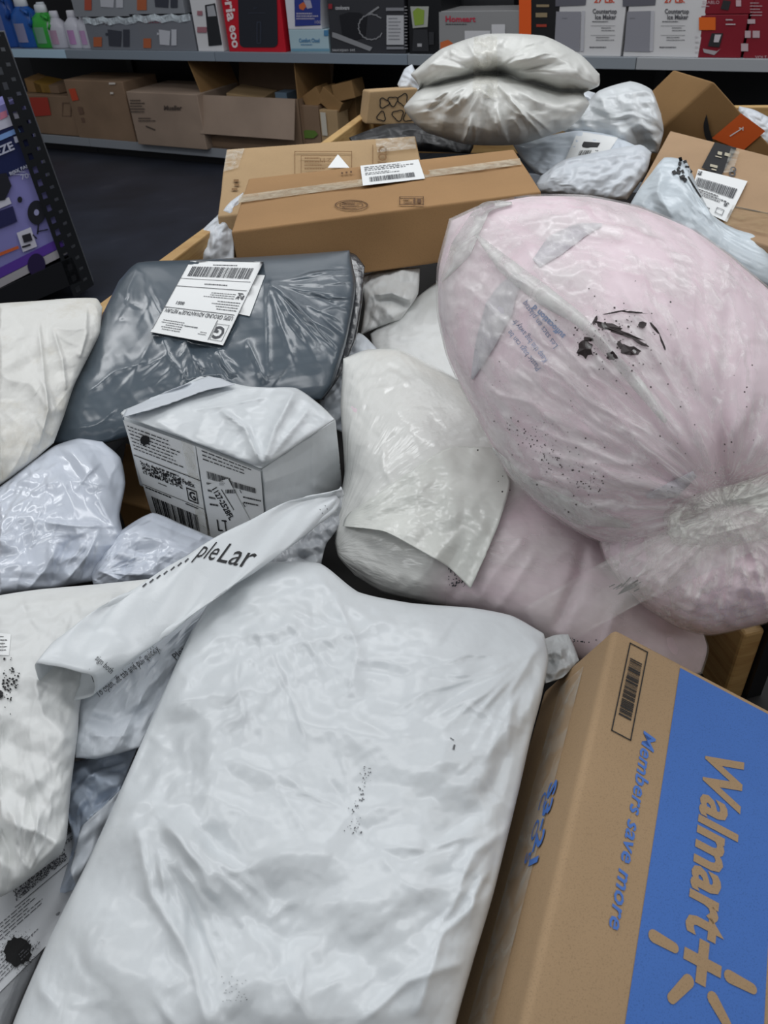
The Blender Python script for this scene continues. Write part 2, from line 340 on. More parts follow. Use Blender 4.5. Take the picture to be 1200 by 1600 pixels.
def bag(name, label, cat, sides, plane, bulge, back, mat, p=2.2, q=.5, ex=(.05, .05), ex2=.012, n=96, m=96, katt=.03, bumps=(), creases=(), seed=1,
        parent=None, group=None, bend=.10, rim=.35, backmat=None, push=0.0, smooth_mask=0.5, it=(70, 26), qb=None, coarse=.33, fold=0.0, lam=110., st=()):
    """sides: four pixel polylines (u, v[, lift]) : top, right, bottom, left - the outline seen from where the photo was taken.
       The body swells to both sides of its contour plane; fabric excess is buckled by relax()."""
    p0, nrm = plane
    s3 = []
    for s in sides:
        s3.append([list(UP(a[0], a[1], p0 + nrm * (a[2] if len(a) > 2 else 0), nrm)) for a in s])
    def target(n, m):
        nonlocal st
        base = coons(s3, n, m); a = np.abs(np.linspace(-1, 1, n))[:, None]; c = np.abs(np.linspace(-1, 1, m))[None]
        raw = (1 - a ** p) * (1 - c ** p)
        prof = raw ** q; bprof = raw ** (qb or .5)
        toC = unit(EYE - base); px = projv(base)
        h = prof * bulge
        damp = np.clip(raw / .12, 0, 1)
        for (bu, bv, ru, rv, ang, hh) in bumps:
            dx = px[..., 0] - bu; dy = px[..., 1] - bv; ca, sa = math.cos(ang), math.sin(ang)
            xx = (dx * ca + dy * sa) / ru; yy = (-dx * sa + dy * ca) / rv
            h = h + hh * np.exp(-(xx * xx + yy * yy)) * damp
        for cr in creases:
            line, hh, wd = cr[:3]; kind = cr[3] if len(cr) > 3 else 'r'
            d, t, sg = seg_dist(px, line); tp = np.clip(np.minimum(t, 1 - t) / .15, 0, 1) ** .7
            if kind == 'r': g = np.exp(-d / wd)
            elif kind == 'g': g = np.exp(-(d / wd) ** 2)
            elif kind == 's': g = np.where(sg > 0, np.exp(-d / wd), np.exp(-d / (wd * .25)))
            else: g = np.where(sg < 0, np.exp(-d / wd), np.exp(-d / (wd * .25)))
            h = h + hh * g * tp * np.clip(raw / .05, 0, 1)
        if st and n > 60: h = h + streaks(px, st, seed, damp)
        if fold: h = h + fold * damp * folds(px, lam, seed + 3) + .35 * fold * damp * folds(px, lam * .4, seed + 4)
        if push: h = h + push * damp * value_noise(px, 120., seed + 5) + .5 * push * damp * value_noise(px, 55., seed + 6)
        return base, base + toC * h[..., None], toC, bprof, px, raw
    # coarse folds first, fine ones on top
    n1, m1 = max(16, int(n * coarse)), max(16, int(m * coarse))
    st_, st = st, ()
    _, T, toC, _, px, raw = target(n1, m1)
    msk = np.clip(.5 + smooth_mask * 1.4 * value_noise(px, 150., seed), 0, 1)
    edge = np.zeros((n1, m1)); edge[0] = edge[-1] = 1; edge[:, 0] = edge[:, -1] = 1; edge[1] = edge[-2] = np.maximum(edge[1], rim); edge[:, 1] = np.maximum(edge[:, 1], rim); edge[:, -2] = np.maximum(edge[:, -2], rim)
    X = relax(T.copy(), T, (ex[0] * msk, ex[1] * msk), it[0], katt, bend, seed, .0025, toC, edge)
    D = upsample(X, n, m) - upsample(T, n, m)
    st = st_
    base, T, toC, bprof, px, raw = target(n, m)
    T2 = T + D
    if ex2:
        edge = np.zeros((n, m)); edge[0] = edge[-1] = 1; edge[:, 0] = edge[:, -1] = 1
        X = relax(T2.copy(), T2, (ex2, ex2), it[1], .05, .05, seed + 1, .0008, toC, edge)
    else: X = T2
    if n > 140:
        X[1:-1] = .5 * X[1:-1] + .25 * (X[2:] + X[:-2]); X[:, 1:-1] = .5 * X[:, 1:-1] + .25 * (X[:, 2:] + X[:, :-2])
    Bk = base - toC * (bprof * back)[..., None]
    s = 2; bi = np.r_[0:n - 1:s, n - 1]; bj = np.r_[0:m - 1:s, m - 1]
    # back half shares the rim: full resolution ring, coarse inside
    Xb = Bk.copy(); Xb[0], Xb[-1], Xb[:, 0], Xb[:, -1] = X[0], X[-1], X[:, 0], X[:, -1]
    V = np.vstack([X.reshape(-1, 3), Xb.reshape(-1, 3)])
    Fc = np.vstack([grid_faces(n, m), grid_faces(n, m, n * m, True)])
    nt_ = (n - 1) * (m - 1)
    o = mesh_obj(name, V, Fc, mat, parent)
    bm = bmesh.new(); bm.from_mesh(o.data); bmesh.ops.remove_doubles(bm, verts=bm.verts, dist=1e-6); bm.to_mesh(o.data); bm.free()
    if backmat: pass
    if label: tag(o, label, cat, group)
    SURF[o.name] = BVHTree.FromPolygons(X.reshape(-1, 3).tolist(), grid_faces(n, m).tolist())
    return o
def hit(surf, u, v, off):
    d = unit(ray(u, v)); r = surf.ray_cast(Vector(EYE), Vector(d))
    if r[0] is None: return None
    return EYE + d * (r[3] - off)

def homog(q):
    """unit square -> pixel quad (top left, top right, bottom right, bottom left)"""
    (x0, y0), (x1, y1), (x2, y2), (x3, y3) = [(float(a), float(b)) for a, b in q]
    dx1, dx2, dx3 = x1 - x2, x3 - x2, x0 - x1 + x2 - x3; dy1, dy2, dy3 = y1 - y2, y3 - y2, y0 - y1 + y2 - y3
    den = dx1 * dy2 - dx2 * dy1; g = (dx3 * dy2 - dx2 * dy3) / den; h = (dx1 * dy3 - dx3 * dy1) / den
    return np.array([[x1 - x0 + g * x1, x3 - x0 + h * x3, x0], [y1 - y0 + g * y1, y3 - y0 + h * y3, y0], [g, h, 1]])
def on_plane(p0, nrm, off=.001):
    q = np.asarray(p0) + unit(nrm) * off * (1 if np.dot(nrm, EYE - p0) > 0 else -1)
    return lambda u, v: UP(u, v, q, nrm)
def on_surf(name, off=.0015):
    sf = SURF[name]; last = [None]
    def f(u, v):
        p = hit(sf, u, v, off)
        if p is None:
            if last[0] is None: return None
            d = unit(ray(u, v)); return EYE + d * last[0]
        last[0] = np.linalg.norm(p - EYE); return p
    return f
def quad_map(quad, where, W=1., H=1.):
    M = homog(quad)
    def f(x, y):
        q = M @ np.array([x / W, y / H, 1]); return where(q[0] / q[2], q[1] / q[2])
    return f
_tx = {}
def text_geo(s, bold=False):
    k = (s, bold)
    if k not in _tx:
        c = bpy.data.curves.new('t', 'FONT'); c.body = s; c.size = 1; c.resolution_u = 2
        if bold: c.offset = .028 if bold is True else bold
        o = bpy.data.objects.new('t', c); COL.objects.link(o)
        dg = bpy.context.evaluated_depsgraph_get(); me = bpy.data.meshes.new_from_object(o.evaluated_get(dg))
        V = np.array([v.co[:2] for v in me.vertices]); Fc = [list(p.vertices) for p in me.polygons]
        bpy.data.objects.remove(o); bpy.data.curves.remove(c); bpy.data.meshes.remove(me)
        _tx[k] = (V, Fc)
    return _tx[k]
class Print:                                   # flat ink: shapes in label coordinates (x right, y down) carried onto a surface
    def __init__(s, f, step=.1): s.f = f; s.v = []; s.fc = []; s.step = step; s.k = 0
    def add(s, V, Fc):
        b = len(s.v); pts = [s.f(x, y) for x, y in V]
        if any(p is None for p in pts): return s
        s.v += pts; s.fc += [[i + b for i in f] for f in Fc]; s.k += 1; return s
    def poly(s, pts): return s.add(pts, [list(range(len(pts)))])
    def rect(s, x, y, w, h, rot=0.):
        nx = max(1, min(24, int(abs(w) / s.step))); ny = max(1, min(24, int(abs(h) / s.step))); c, n = math.cos(rot), math.sin(rot)
        V = [(x + c * w * i / nx - n * h * j / ny, y + n * w * i / nx + c * h * j / ny) for j in range(ny + 1) for i in range(nx + 1)]
        return s.add(V, [[j * (nx + 1) + i, j * (nx + 1) + i + 1, (j + 1) * (nx + 1) + i + 1, (j + 1) * (nx + 1) + i] for j in range(ny) for i in range(nx)])
    def frame(s, x, y, w, h, t):
        s.rect(x, y, w, t); s.rect(x, y + h - t, w, t); s.rect(x, y, t, h); s.rect(x + w - t, y, t, h); return s
    def text(s, st, x, y, h, rot=0., w=None, bold=False, slant=0., anchor='l'):
        V, Fc = text_geo(st, bold)
        if not len(V): return s
        V = V.copy(); V -= [V[:, 0].min(), 0]; k = h / .69; wd = V[:, 0].max() * k; sx = k * (w / wd if w else 1)
        wd = w or wd; ox = {'l': 0, 'c': -wd / 2, 'r': -wd}[anchor]; c, n = math.cos(rot), math.sin(rot)
        X = V[:, 0] * sx + ox + V[:, 1] * k * slant; Y = -V[:, 1] * k
        return s.add(np.stack([x + c * X - n * Y, y + n * X + c * Y], 1), Fc)
    def bars(s, x, y, w, h, n=40, seed=1, vert=False):
        r = random.Random(seed); t = 0; ws = []
        for i in range(n): a = r.choice((1, 1, 2, 3)); g = r.choice((1, 1, 2)); ws.append((t, a)); t += a + g
        for a, b in ws:
            if vert: s.rect(x, y + h * a / t, w, h * b / t)
            else: s.rect(x + w * a / t, y, w * b / t, h)
        return s
    def dots(s, x, y, w, h, nx, ny, seed=1):
        r = random.Random(seed)
        for i in range(nx):
            for j in range(ny):
                if r.random() < .5: s.rect(x + w * i / nx, y + h * j / ny, w / nx * 1.02, h / ny * 1.02)
        return s
    def lines(s, x, y, w, h, n, t=.27, seed=1):     # lines of print too small to read
        r = random.Random(seed)
        for j in range(n):
            xx = x; yy = y + h * j / n; end = x + w * r.uniform(.65, 1)
            while xx < end:
                l = w * r.uniform(.03, .1); s.rect(xx, yy, min(l, end - xx), h / n * t); xx += l + w * .018
        return s
    def blot(s, x, y, r, seed=1, specks=60):
        q = random.Random(seed); k = 28
        s.add([(x, y)] + [(x + r * (1 + q.uniform(-.14, .14)) * math.cos(6.2832 * i / k), y + r * (1 + q.uniform(-.14, .14)) * math.sin(6.2832 * i / k)) for i in range(k)], [[0, 1 + i, 1 + (i + 1) % k] for i in range(k)])
        for i in range(specks):
            a = q.uniform(0, 6.283); d = r * (1 + abs(q.gauss(0, .28))); z = r * q.uniform(.015, .06)
            s.rect(x + d * math.cos(a), y + d * math.sin(a), z, z)
        return s
    def build(s, name, mat, parent, label=None):
        if not s.fc: return None
        o = mesh_obj(name, s.v, s.fc, mat, parent, smooth=False)
        if s.k > 1: o['kind'] = 'stuff'           # ink too small to pick apart
        if label: o['label'] = label
        return o
def patch(name, quad, where, mat, parent, n=14, m=14, label=None, thick=0.0):
    """a piece of paper or tape lying on a surface"""
    f = quad_map(quad, where); V = [f(j / (m - 1), i / (n - 1)) for i in range(n) for j in range(m)]
    if any(p is None for p in V):
        g = [p for p in V if p is not None]; V = [p if p is not None else g[0] for p in V]
    o = mesh_obj(name, V, grid_faces(n, m), mat, parent)
    if label: o['label'] = label
    SURF[o.name] = BVHTree.FromPolygons([list(q) for q in V], grid_faces(n, m).tolist())
    return o
def drape_ribbon(name, line, w, where, mat, parent, n=60, label=None):
    """a narrow fold or tape following a pixel line over a surface"""
    c = catmull([list(p) for p in line], 0, n); V = []
    for i, p in enumerate(c):
        d = c[min(i + 1, n - 1)] - c[max(i - 1, 0)]; d = d / np.linalg.norm(d); q = np.array([-d[1], d[0]]); ww_ = (w if np.isscalar(w) else np.interp(i / (n - 1), np.linspace(0, 1, len(w)), w)) / 2
        V += [where(*(p - q * ww_)), where(*p), where(*(p + q * ww_))]
    if any(v is None for v in V): return None
    o = mesh_obj(name, V, grid_faces(n, 3), mat, parent)
    if label: o['label'] = label
    q = o.modifiers.new('film', 'SOLIDIFY'); q.thickness = .0008
    return o
def sheet(name, sides, where, lift, mat, parent, n=40, m=40, wr=.002, seed=3, label=None, ex=.04, thick=.0006):
    """a loose flap: an outline laid over a surface, raised by lift(a, c) metres, buckled"""
    X = coons([[list(p)[:2] for p in s] for s in sides], n, m)
    P = np.array([[where(u, v) for u, v in row] for row in X]); toC = unit(EYE - P)
    a = np.linspace(0, 1, n)[:, None] * np.ones((1, m)); c = np.ones((n, 1)) * np.linspace(0, 1, m)[None]
    px = projv(P); T = P + toC * (lift(a, c) + wr * folds(px, 60., seed))[..., None]
    for _ in range(2): T[1:-1] = .5 * T[1:-1] + .25 * (T[2:] + T[:-2]); T[:, 1:-1] = .5 * T[:, 1:-1] + .25 * (T[:, 2:] + T[:, :-2])
    E = np.zeros((n, m))
    if ex: T = relax(T.copy(), T, (ex, ex), 30, .04, .06, seed, .001, toC, E)
    o = mesh_obj(name, T, grid_faces(n, m), mat, parent)
    if thick: q = o.modifiers.new('film', 'SOLIDIFY'); q.thickness = thick; q.offset = 0
    if label: o['label'] = label
    SURF[o.name] = BVHTree.FromPolygons(T.reshape(-1, 3).tolist(), grid_faces(n, m).tolist())
    return o
def softbox(name, T, B, mat, parent=None, n=14, r=.004, dent=.0012, seed=1, smooth=True):
    """carton: eight corners (top ring, bottom ring), rounded edges, slightly dented faces"""
    T = [np.asarray(p, float) for p in T]; B = [np.asarray(p, float) for p in B]
    cen = sum(T + B) / 8; Vs, Fs = [], []; off = 0; rng = np.random.default_rng(seed)
    faces = [(T[0], T[1], T[2], T[3]), (B[3], B[2], B[1], B[0])] + [(T[i], B[i], B[(i + 1) % 4], T[(i + 1) % 4]) for i in range(4)]
    t = np.linspace(0, 1, n); a = t[:, None, None]; c = t[None, :, None]
    for k, (p, q, s_, u) in enumerate(faces):
        X = (1 - a) * (1 - c) * p + a * (1 - c) * q + a * c * s_ + (1 - a) * c * u
        nr = unit(np.cross(q - p, u - p)); nr = nr if np.dot(nr, (p + q + s_ + u) / 4 - cen) > 0 else -nr
        uv = np.stack([a[..., 0] * np.linalg.norm(q - p) + 0 * c[..., 0], c[..., 0] * np.linalg.norm(u - p) + 0 * a[..., 0]], -1) + 7. * k
        w = np.clip(16 * (a * (1 - a) * c * (1 - c))[..., 0], 0, 1) ** .6
        X = X + nr * (w * dent * 2 * value_noise(uv, .13, seed + k))[..., None]
        Vs.append(X.reshape(-1, 3)); Fs.append(grid_faces(n, n, off)); off += n * n
    o = mesh_obj(name, np.vstack(Vs), np.vstack(Fs), mat, parent, smooth=False)
    bm = bmesh.new(); bm.from_mesh(o.data); bmesh.ops.remove_doubles(bm, verts=bm.verts, dist=1e-6); bmesh.ops.recalc_face_normals(bm, faces=bm.faces); bm.to_mesh(o.data); bm.free()
    if r:
        m_ = o.modifiers.new('edge', 'BEVEL'); m_.width = r; m_.segments = 3; m_.limit_method = 'ANGLE'; m_.angle_limit = .7
        o.data.polygons.foreach_set('use_smooth', np.full(len(o.data.polygons), True))
        m2 = o.modifiers.new('n', 'WEIGHTED_NORMAL')
    return o

# ------------------------------------------------------------------ materials in use
M_FLOOR, _nt, _b = mat_new('dark_blue_floor')
_co = coords(_nt); _x = N(_nt, 'ShaderNodeTexNoise'); _x.inputs['Scale'].default_value = 2.5; _x.inputs['Detail'].default_value = 8; _nt.links.new(_co, _x.inputs[0])
_nt.links.new(ramp(_nt, _x.outputs[0], [(.35, lin('#23262f')), (.62, lin('#2c303c')), (.72, lin('#3a3d47'))]), _b.inputs['Base Color']); _b.inputs['Roughness'].default_value = .45
M_WHITE = plastic('white_poly', '#d9dee1', .30, .10, .10)
M_WHITE2 = plastic('soiled_white_poly', '#dcdedd', .40, .14, .14, '#8d8566')
M_GLOSS = plastic('glossy_blue_white_poly', '#ccd3df', .22, .02, .05, coat=.35)
M_GREYW = plastic('cool_white_poly', '#cfd5dc', .36, .10, .10)
M_DIRTY = plastic('dirty_white_poly', '#dcdcd8', .42, .16, .45, '#a08c55')
M_DARK = plastic('slate_grey_poly', '#4d5963', .28, .02, .06, '#8a96a0', coat=.5)
M_DARK2 = plastic('dark_grey_poly', '#3d4045', .2, .5, .2, '#8b8b8b', coat=.5)
M_PINK = plastic('pink_bedding', '#efdde4', .6, .04, .08, '#c9b0b4', spec=.2, fine=25, specks=.55)
M_PILLOW = plastic('cream_white_poly', '#dddeda', .32, .10, .20, '#9a9888', specks=.3)
M_MILK = film('milky_film', '#eceee8', .82, .98, nscale=2.2, bump=.15)
M_FILM = film('clear_film', '#eef1ee', .05, .42, scale=(7, 7, 7), bump=.6)
M_TAPE = film('clear_tape', '#e6e4da', .10, .45, scale=(14, 14, 14), rough=.12, bump=.3)
M_CARD = card('kraft_card', '#b09473'); M_CARD5 = card('kraft_card_warm', '#a8835a'); M_CARD2 = card('kraft_card_pale', '#b19374'); M_CARD3 = card('kraft_card_brown', '#94734b'); M_CARD4 = card('kraft_card_light', '#b79a74')
M_PAPER = flat('#eef0f0', .55); M_INK = flat('#1c1d20', .6); M_INK2 = flat('#4b4d52', .6); M_GREYP = flat('#a9abae', .6); M_BLUE = card('blue_ink', '#4a76c2', .6, .95); M_BLUE2 = flat('#4d78c4', .6)
M_WOOD = wood('pine', '#c2a06a', '#a98350'); M_PLY = wood('plywood', '#c9a872', '#ab8a57', (3, 3, 12))
M_STEEL = flat('#8f979f', .4); M_BLACK = flat('#15161a', .45); M_BLACKM = flat('#1d1f22', .35); M_VOID = flat('#0c0c0e', .8)

# ------------------------------------------------------------------ setting
FLOOR_Z = 0.0
fl = MB(); fl.box((0, 2.5, -.05), (1, 0, 0), (0, 1, 0), (0, 0, 1), 7.5, 8, .05); tag(fl.build('floor', M_FLOOR), kind='structure')
SD = unit([.85, -.53, 0]); SN = np.array([SD[1], -SD[0], 0]); SA = np.array([-2.64, 7.10, 0.])   # shelf front: direction, normal to the aisle, a point
def PL(u, v, off=0.): return UP(u, v, SA - SN * off, SN)
def sz(u, v, off=0.):
    p = PL(u, v, off); return float((p - SA) @ SD), float(p[2])
def SP(s, z, off=0.): return SA + SD * s - SN * off + np.array([0, 0, z])
wb = MB(); wb.box(SP(3.2, 1.5, .78), SD, SN, (0, 0, 1), 8, .05, 1.5); tag(wb.build('wall_back', flat('#2a2b2e')), kind='structure')

# bin: a long pine-edged table the parcels lie in
RD = unit([.473, 1.36, 0]); RP = np.array([RD[1], -RD[0], 0]); R0 = U(262, 404, .86); R1 = U(577, 172, .86)
RD = unit((R1 - R0) * [1, 1, 0]); RP = np.array([RD[1], -RD[0], 0])
binr = empty('parcel_bin', R0 * [1, 1, 0], 'long pine-edged wooden bin heaped with mailers and cartons', 'bin')
RL = 1.36
def rail(name, a, b, h, t, mat, bev=.003):
    a = np.asarray(a, float); b = np.asarray(b, float); d = unit(b - a); s_ = np.array([d[1], -d[0], 0]); L = np.linalg.norm(b - a)
    m = MB(); m.box((a + b) / 2 - np.array([0, 0, h / 2]), d, s_, (0, 0, 1), L / 2, t / 2, h / 2); return m.build(name, mat, binr, bevel=bev)
Rn = R0 - RD * 1.9
rail('side_rail', Rn, R1, .10, .03, M_WOOD)
rail('side_panel', Rn - RP * .02 + [0, 0, -.1], R1 - RP * .02 + [0, 0, -.1], .22, .012, flat('#6c7076'))
F1 = R1 + RP * RL
rail('end_rail', R1 + RD * .015, F1 + RD * .015, .14, .03, M_WOOD)
rail('side_rail', Rn + RP * RL, F1, .14, .03, M_WOOD)
m = MB(); cc = (Rn + F1) / 2; cc[2] = .588; m.box(cc, RD, RP, (0, 0, 1), np.linalg.norm(R1 - Rn) / 2, RL / 2, .012); m.build('deck', flat('#151416'), binr)
for q in (Rn + RP * .05 + RD * .05, R1 + RP * .05 - RD * .06, F1 - RP * .05 - RD * .06, Rn + RP * (RL - .05) + RD * .05):
    m = MB(); m.box((q[0], q[1], .28), RD, RP, (0, 0, 1), .04, .04, .28); m.build('leg', M_WOOD, binr, bevel=.003)
# stub post at the near right side
pa, pb = U(1163, 992, .72), U(1197, 984, .72); pd = unit((pb - pa) * [1, 1, 0]); pq = np.array([-pd[1], pd[0], 0])
m = MB(); m.box((pa + pb) / 2 + pq * .045 - np.array([0, 0, .15]), pd, pq, (0, 0, 1), np.linalg.norm(pb - pa) / 2, .045, .15); m.build('corner_block', M_WOOD, binr, bevel=.004)
m = MB(); m.box(pb + pd * .012 + pq * .045 - np.array([0, 0, .14]), pd, pq, (0, 0, 1), .010, .05, .15); m.build('corner_bracket', M_BLACKM, binr)

# ------------------------------------------------------------------ pile, front
front = bag('poly_mailer', 'large smooth white poly mailer filling the front of the bin beside the blue-printed carton', 'mailer',
 [[(360, 890), (430, 878), (500, 880), (560, 925), (640, 942), (740, 950), (800, 962), (850, 990)],
  [(850, 990), (857, 1030), (846, 1090), (830, 1150), (812, 1230), (795, 1300), (770, 1400), (740, 1500), (712, 1600), (690, 1720)],
  [(-10, 1740), (200, 1750), (450, 1750), (690, 1720)],
  [(360, 890), (300, 985), (243, 1110), (190, 1230), (140, 1340), (80, 1460), (20, 1600), (-10, 1740)]],
 plane_at(480, 1200, .80, .15), .05, .06, M_WHITE, p=3, q=.5, ex=(.05, .05), katt=.02, bend=.06, ex2=.004, it=(70, 10), n=250, m=220, push=.006, fold=.007, lam=190, smooth_mask=.8, coarse=.16,
 st=[(60, 150, .0035, 6, ('a', .9, .5)), (40, 90, .0025, 4, ('a', 2.2, .5)), (26, 130, .0045, 6, ('c', 850, 1010, 10, 120, 2.3, .8)), (24, 130, .0045, 6, ('c', 790, 1300, 0, 60, 2.4, .7)), (22, 160, .004, 7, ('c', 380, 920, 20, 120, .9, .7)), (24, 200, .005, 8, ('c', 230, 1250, 0, 80, 1.0, .4))],
 creases=[([(215, 1290), (235, 1390), (300, 1500), (335, 1640)], .007, 10), ([(270, 1290), (330, 1390), (430, 1500), (500, 1620)], .006, 16), ([(300, 1270), (390, 1370), (470, 1440)], -.004, 18, 'g'),
  ([(520, 930), (560, 1010), (545, 1090)], .006, 9), ([(640, 950), (560, 990), (430, 1010)], .005, 12), ([(845, 1000), (800, 1080), (790, 1180)], .006, 8), ([(850, 1010), (770, 1050), (700, 1060)], .005, 8),
  ([(830, 1130), (790, 1170), (760, 1260)], -.005, 14, 'g'), ([(800, 1290), (740, 1330), (700, 1440)], .006, 10), ([(770, 1390), (690, 1460), (650, 1590)], .007, 12), ([(735, 1500), (640, 1530), (560, 1600)], .006, 10),
  ([(300, 1000), (420, 990), (500, 960)], .004, 10), ([(255, 1110), (330, 1080), (440, 1080)], .004, 14), ([(180, 1260), (320, 1240), (430, 1290)], .003, 10), ([(560, 1010), (700, 1030), (850, 1050)], .003, 14)], seed=3)
bag('folded_end', None, None, [[(846, 1000), (868, 992), (888, 991)], [(888, 991), (898, 1012), (905, 1032)], [(852, 1068), (880, 1058), (905, 1032)], [(846, 1000), (850, 1035), (852, 1068)]],
 plane_at(875, 1030, .785, .2), .006, .03, plastic('grey_crumple', '#b9bcbd', .35, .4, .2), ex=(.15, .15), katt=.02, n=40, m=40, coarse=.5, seed=5, parent=front, fold=.006, lam=30)
pr = Print(on_surf('poly_mailer', .001))
rr = random.Random(4)
for k in range(70):
    t = rr.uniform(0, 1); u = 572 - 22 * t + rr.gauss(0, 5); v = 1195 + 110 * t; z = rr.uniform(.7, 2.4); pr.rect(u, v, z, z * rr.uniform(.4, 1.3))
pr.rect(704, 1152, 7, 1.2, .6); pr.rect(709, 1163, 3, 8, .2)
for k in range(30): pr.rect(345 + rr.uniform(0, 40), 1525 + rr.uniform(0, 40), 1.6, .9)
pr.build('black_scuff', flat('#6a6c70', .6), front)

# carton with the blue print
bA = U(960, 980, .86); e1 = unit([-.133, -.285, -.037]); e2 = unit([.136, -.055, -.065]); e2 = unit(e2 - e1 * e1.dot(e2)); e3 = unit(np.cross(e1, e2)); e3 = e3 if e3[2] < 0 else -e3
wl, ww, wh = .44, .27, .15
T = [bA, bA + e2 * ww, bA + e2 * ww + e1 * wl, bA + e1 * wl]
blue = softbox('shipping_carton', T, [p + e3 * wh for p in T], M_CARD, r=.006, n=16, dent=.0003, seed=4)
tag(blue, 'brown carton with a blue printed panel at the bottom right', 'box')
TP = on_plane(bA, e3, .0012)
def ab(u, v): p = UP(u, v, bA, e3) - bA; return float(p @ e2), float(p @ e1)      # across, along
a0, b0 = ab(1062, 1044); a1, _ = ab(1194, 1575)
fx = lambda off: (lambda x, y: bA + e1 * x + e2 * (-y) - e3 * off)   # x along the box, y down = towards its left edge
Print(fx(.0008), .02).rect(b0, -a1, wl - b0 - .004, a1 - a0).build('blue_panel', M_BLUE, blue, 'blue printed panel')
aw, bw = ab(1104, 1162); aw2, bw2 = ab(1073, 1462); ah, _ = ab(1162, 1178); aw = (aw + aw2) / 2
L_ = Print(fx(.0014))
L_.text('Walmart', bw, -aw, (ah - aw) * .98, w=(bw2 - bw) * .98, bold=.030, slant=.0)
ap, bp_ = ab(1096, 1504); s_ = (ah - aw)
q1_, q2_ = s_ * .12, s_ * .44; L_.poly([(bp_ + a, -ap + b) for a, b in ((-q1_, -q2_), (q1_, -q2_), (q1_, -q1_), (q2_, -q1_), (q2_, q1_), (q1_, q1_), (q1_, q2_), (-q1_, q2_), (-q1_, q1_), (-q2_, q1_), (-q2_, -q1_), (-q1_, -q1_))])
def stroke(P, x0, y0, x1, y1, w0, w1, k=6):
    d = math.atan2(y1 - y0, x1 - x0); pts = []
    for i in range(k + 1): t = d + math.pi / 2 + math.pi * i / k; pts.append((x0 + w0 * math.cos(t), y0 + w0 * math.sin(t)))
    for i in range(k + 1): t = d - math.pi / 2 + math.pi * i / k; pts.append((x1 + w1 * math.cos(t), y1 + w1 * math.sin(t)))
    P.poly(pts)
for (p, q) in (((1020, 1463), (1052, 1481)), ((1074, 1533), (1048, 1560)), ((1138, 1526), (1174, 1545)), ((1112, 1560), (1134, 1600))):
    (x0, y0), (x1, y1) = ab(*p), ab(*q); stroke(L_, y0, -x0, y1, -x1, .0045, .0036)
L_.build('panel_lettering', M_CARD, blue, 'lettering and burst mark in bare brown card')
am, bm_ = ab(1005, 1142); am2, bm2 = ab(951, 1447); amh, _ = ab(1028, 1150)
P2 = Print(fx(.001)); P2.text('Members save more', bm_, -(am + am2) / 2, (amh - (am + am2) / 2) * .85, w=bm2 - bm_, bold=.015, slant=.18); P2.build('slogan', M_BLUE2, blue)
P3 = Print(fx(.001)); ax0, bx0 = ab(954, 1142); ax1, bx1 = ab(1012, 1019); bl0 = ab(983, 1004)[1]; bl1 = ab(985, 1156)[1]
P3.frame(bl0, -ax1, bx0 - bl0, ax1 - ax0, .0011); P3.bars(bl0 + .016, -ax1 + .0035, (bx0 - bl0) - .034, (ax1 - ax0) - .007, 38, 5); P3.build('barcode', M_INK, blue)
fz = unit(np.cross(e1, e3)); LFq = lambda k: (lambda x, y: bA + e1 * x + e3 * y - e2 * k); LFp = LFq(.0013)
def cd(u, v): p = UP(u, v, bA, e2) - bA; return float(p @ e1), float(p @ e3)
x0, y0 = cd(866, 1222); x1, y1 = cd(836, 1318); x2, y2 = cd(880, 1230)
P4 = Print(LFp); P4.text('S3-21', x0, y0 + .006, .016, w=.075, bold=True); P4.text('C O 5', x0 + .006, y0 + .018, .011, w=.065); P4.build('blue_stamp', M_BLUE2, blue)
Print(LFq(.0008), .03).rect(.02, .05, wl - .06, .05).build('packing_tape', M_TAPE, blue)

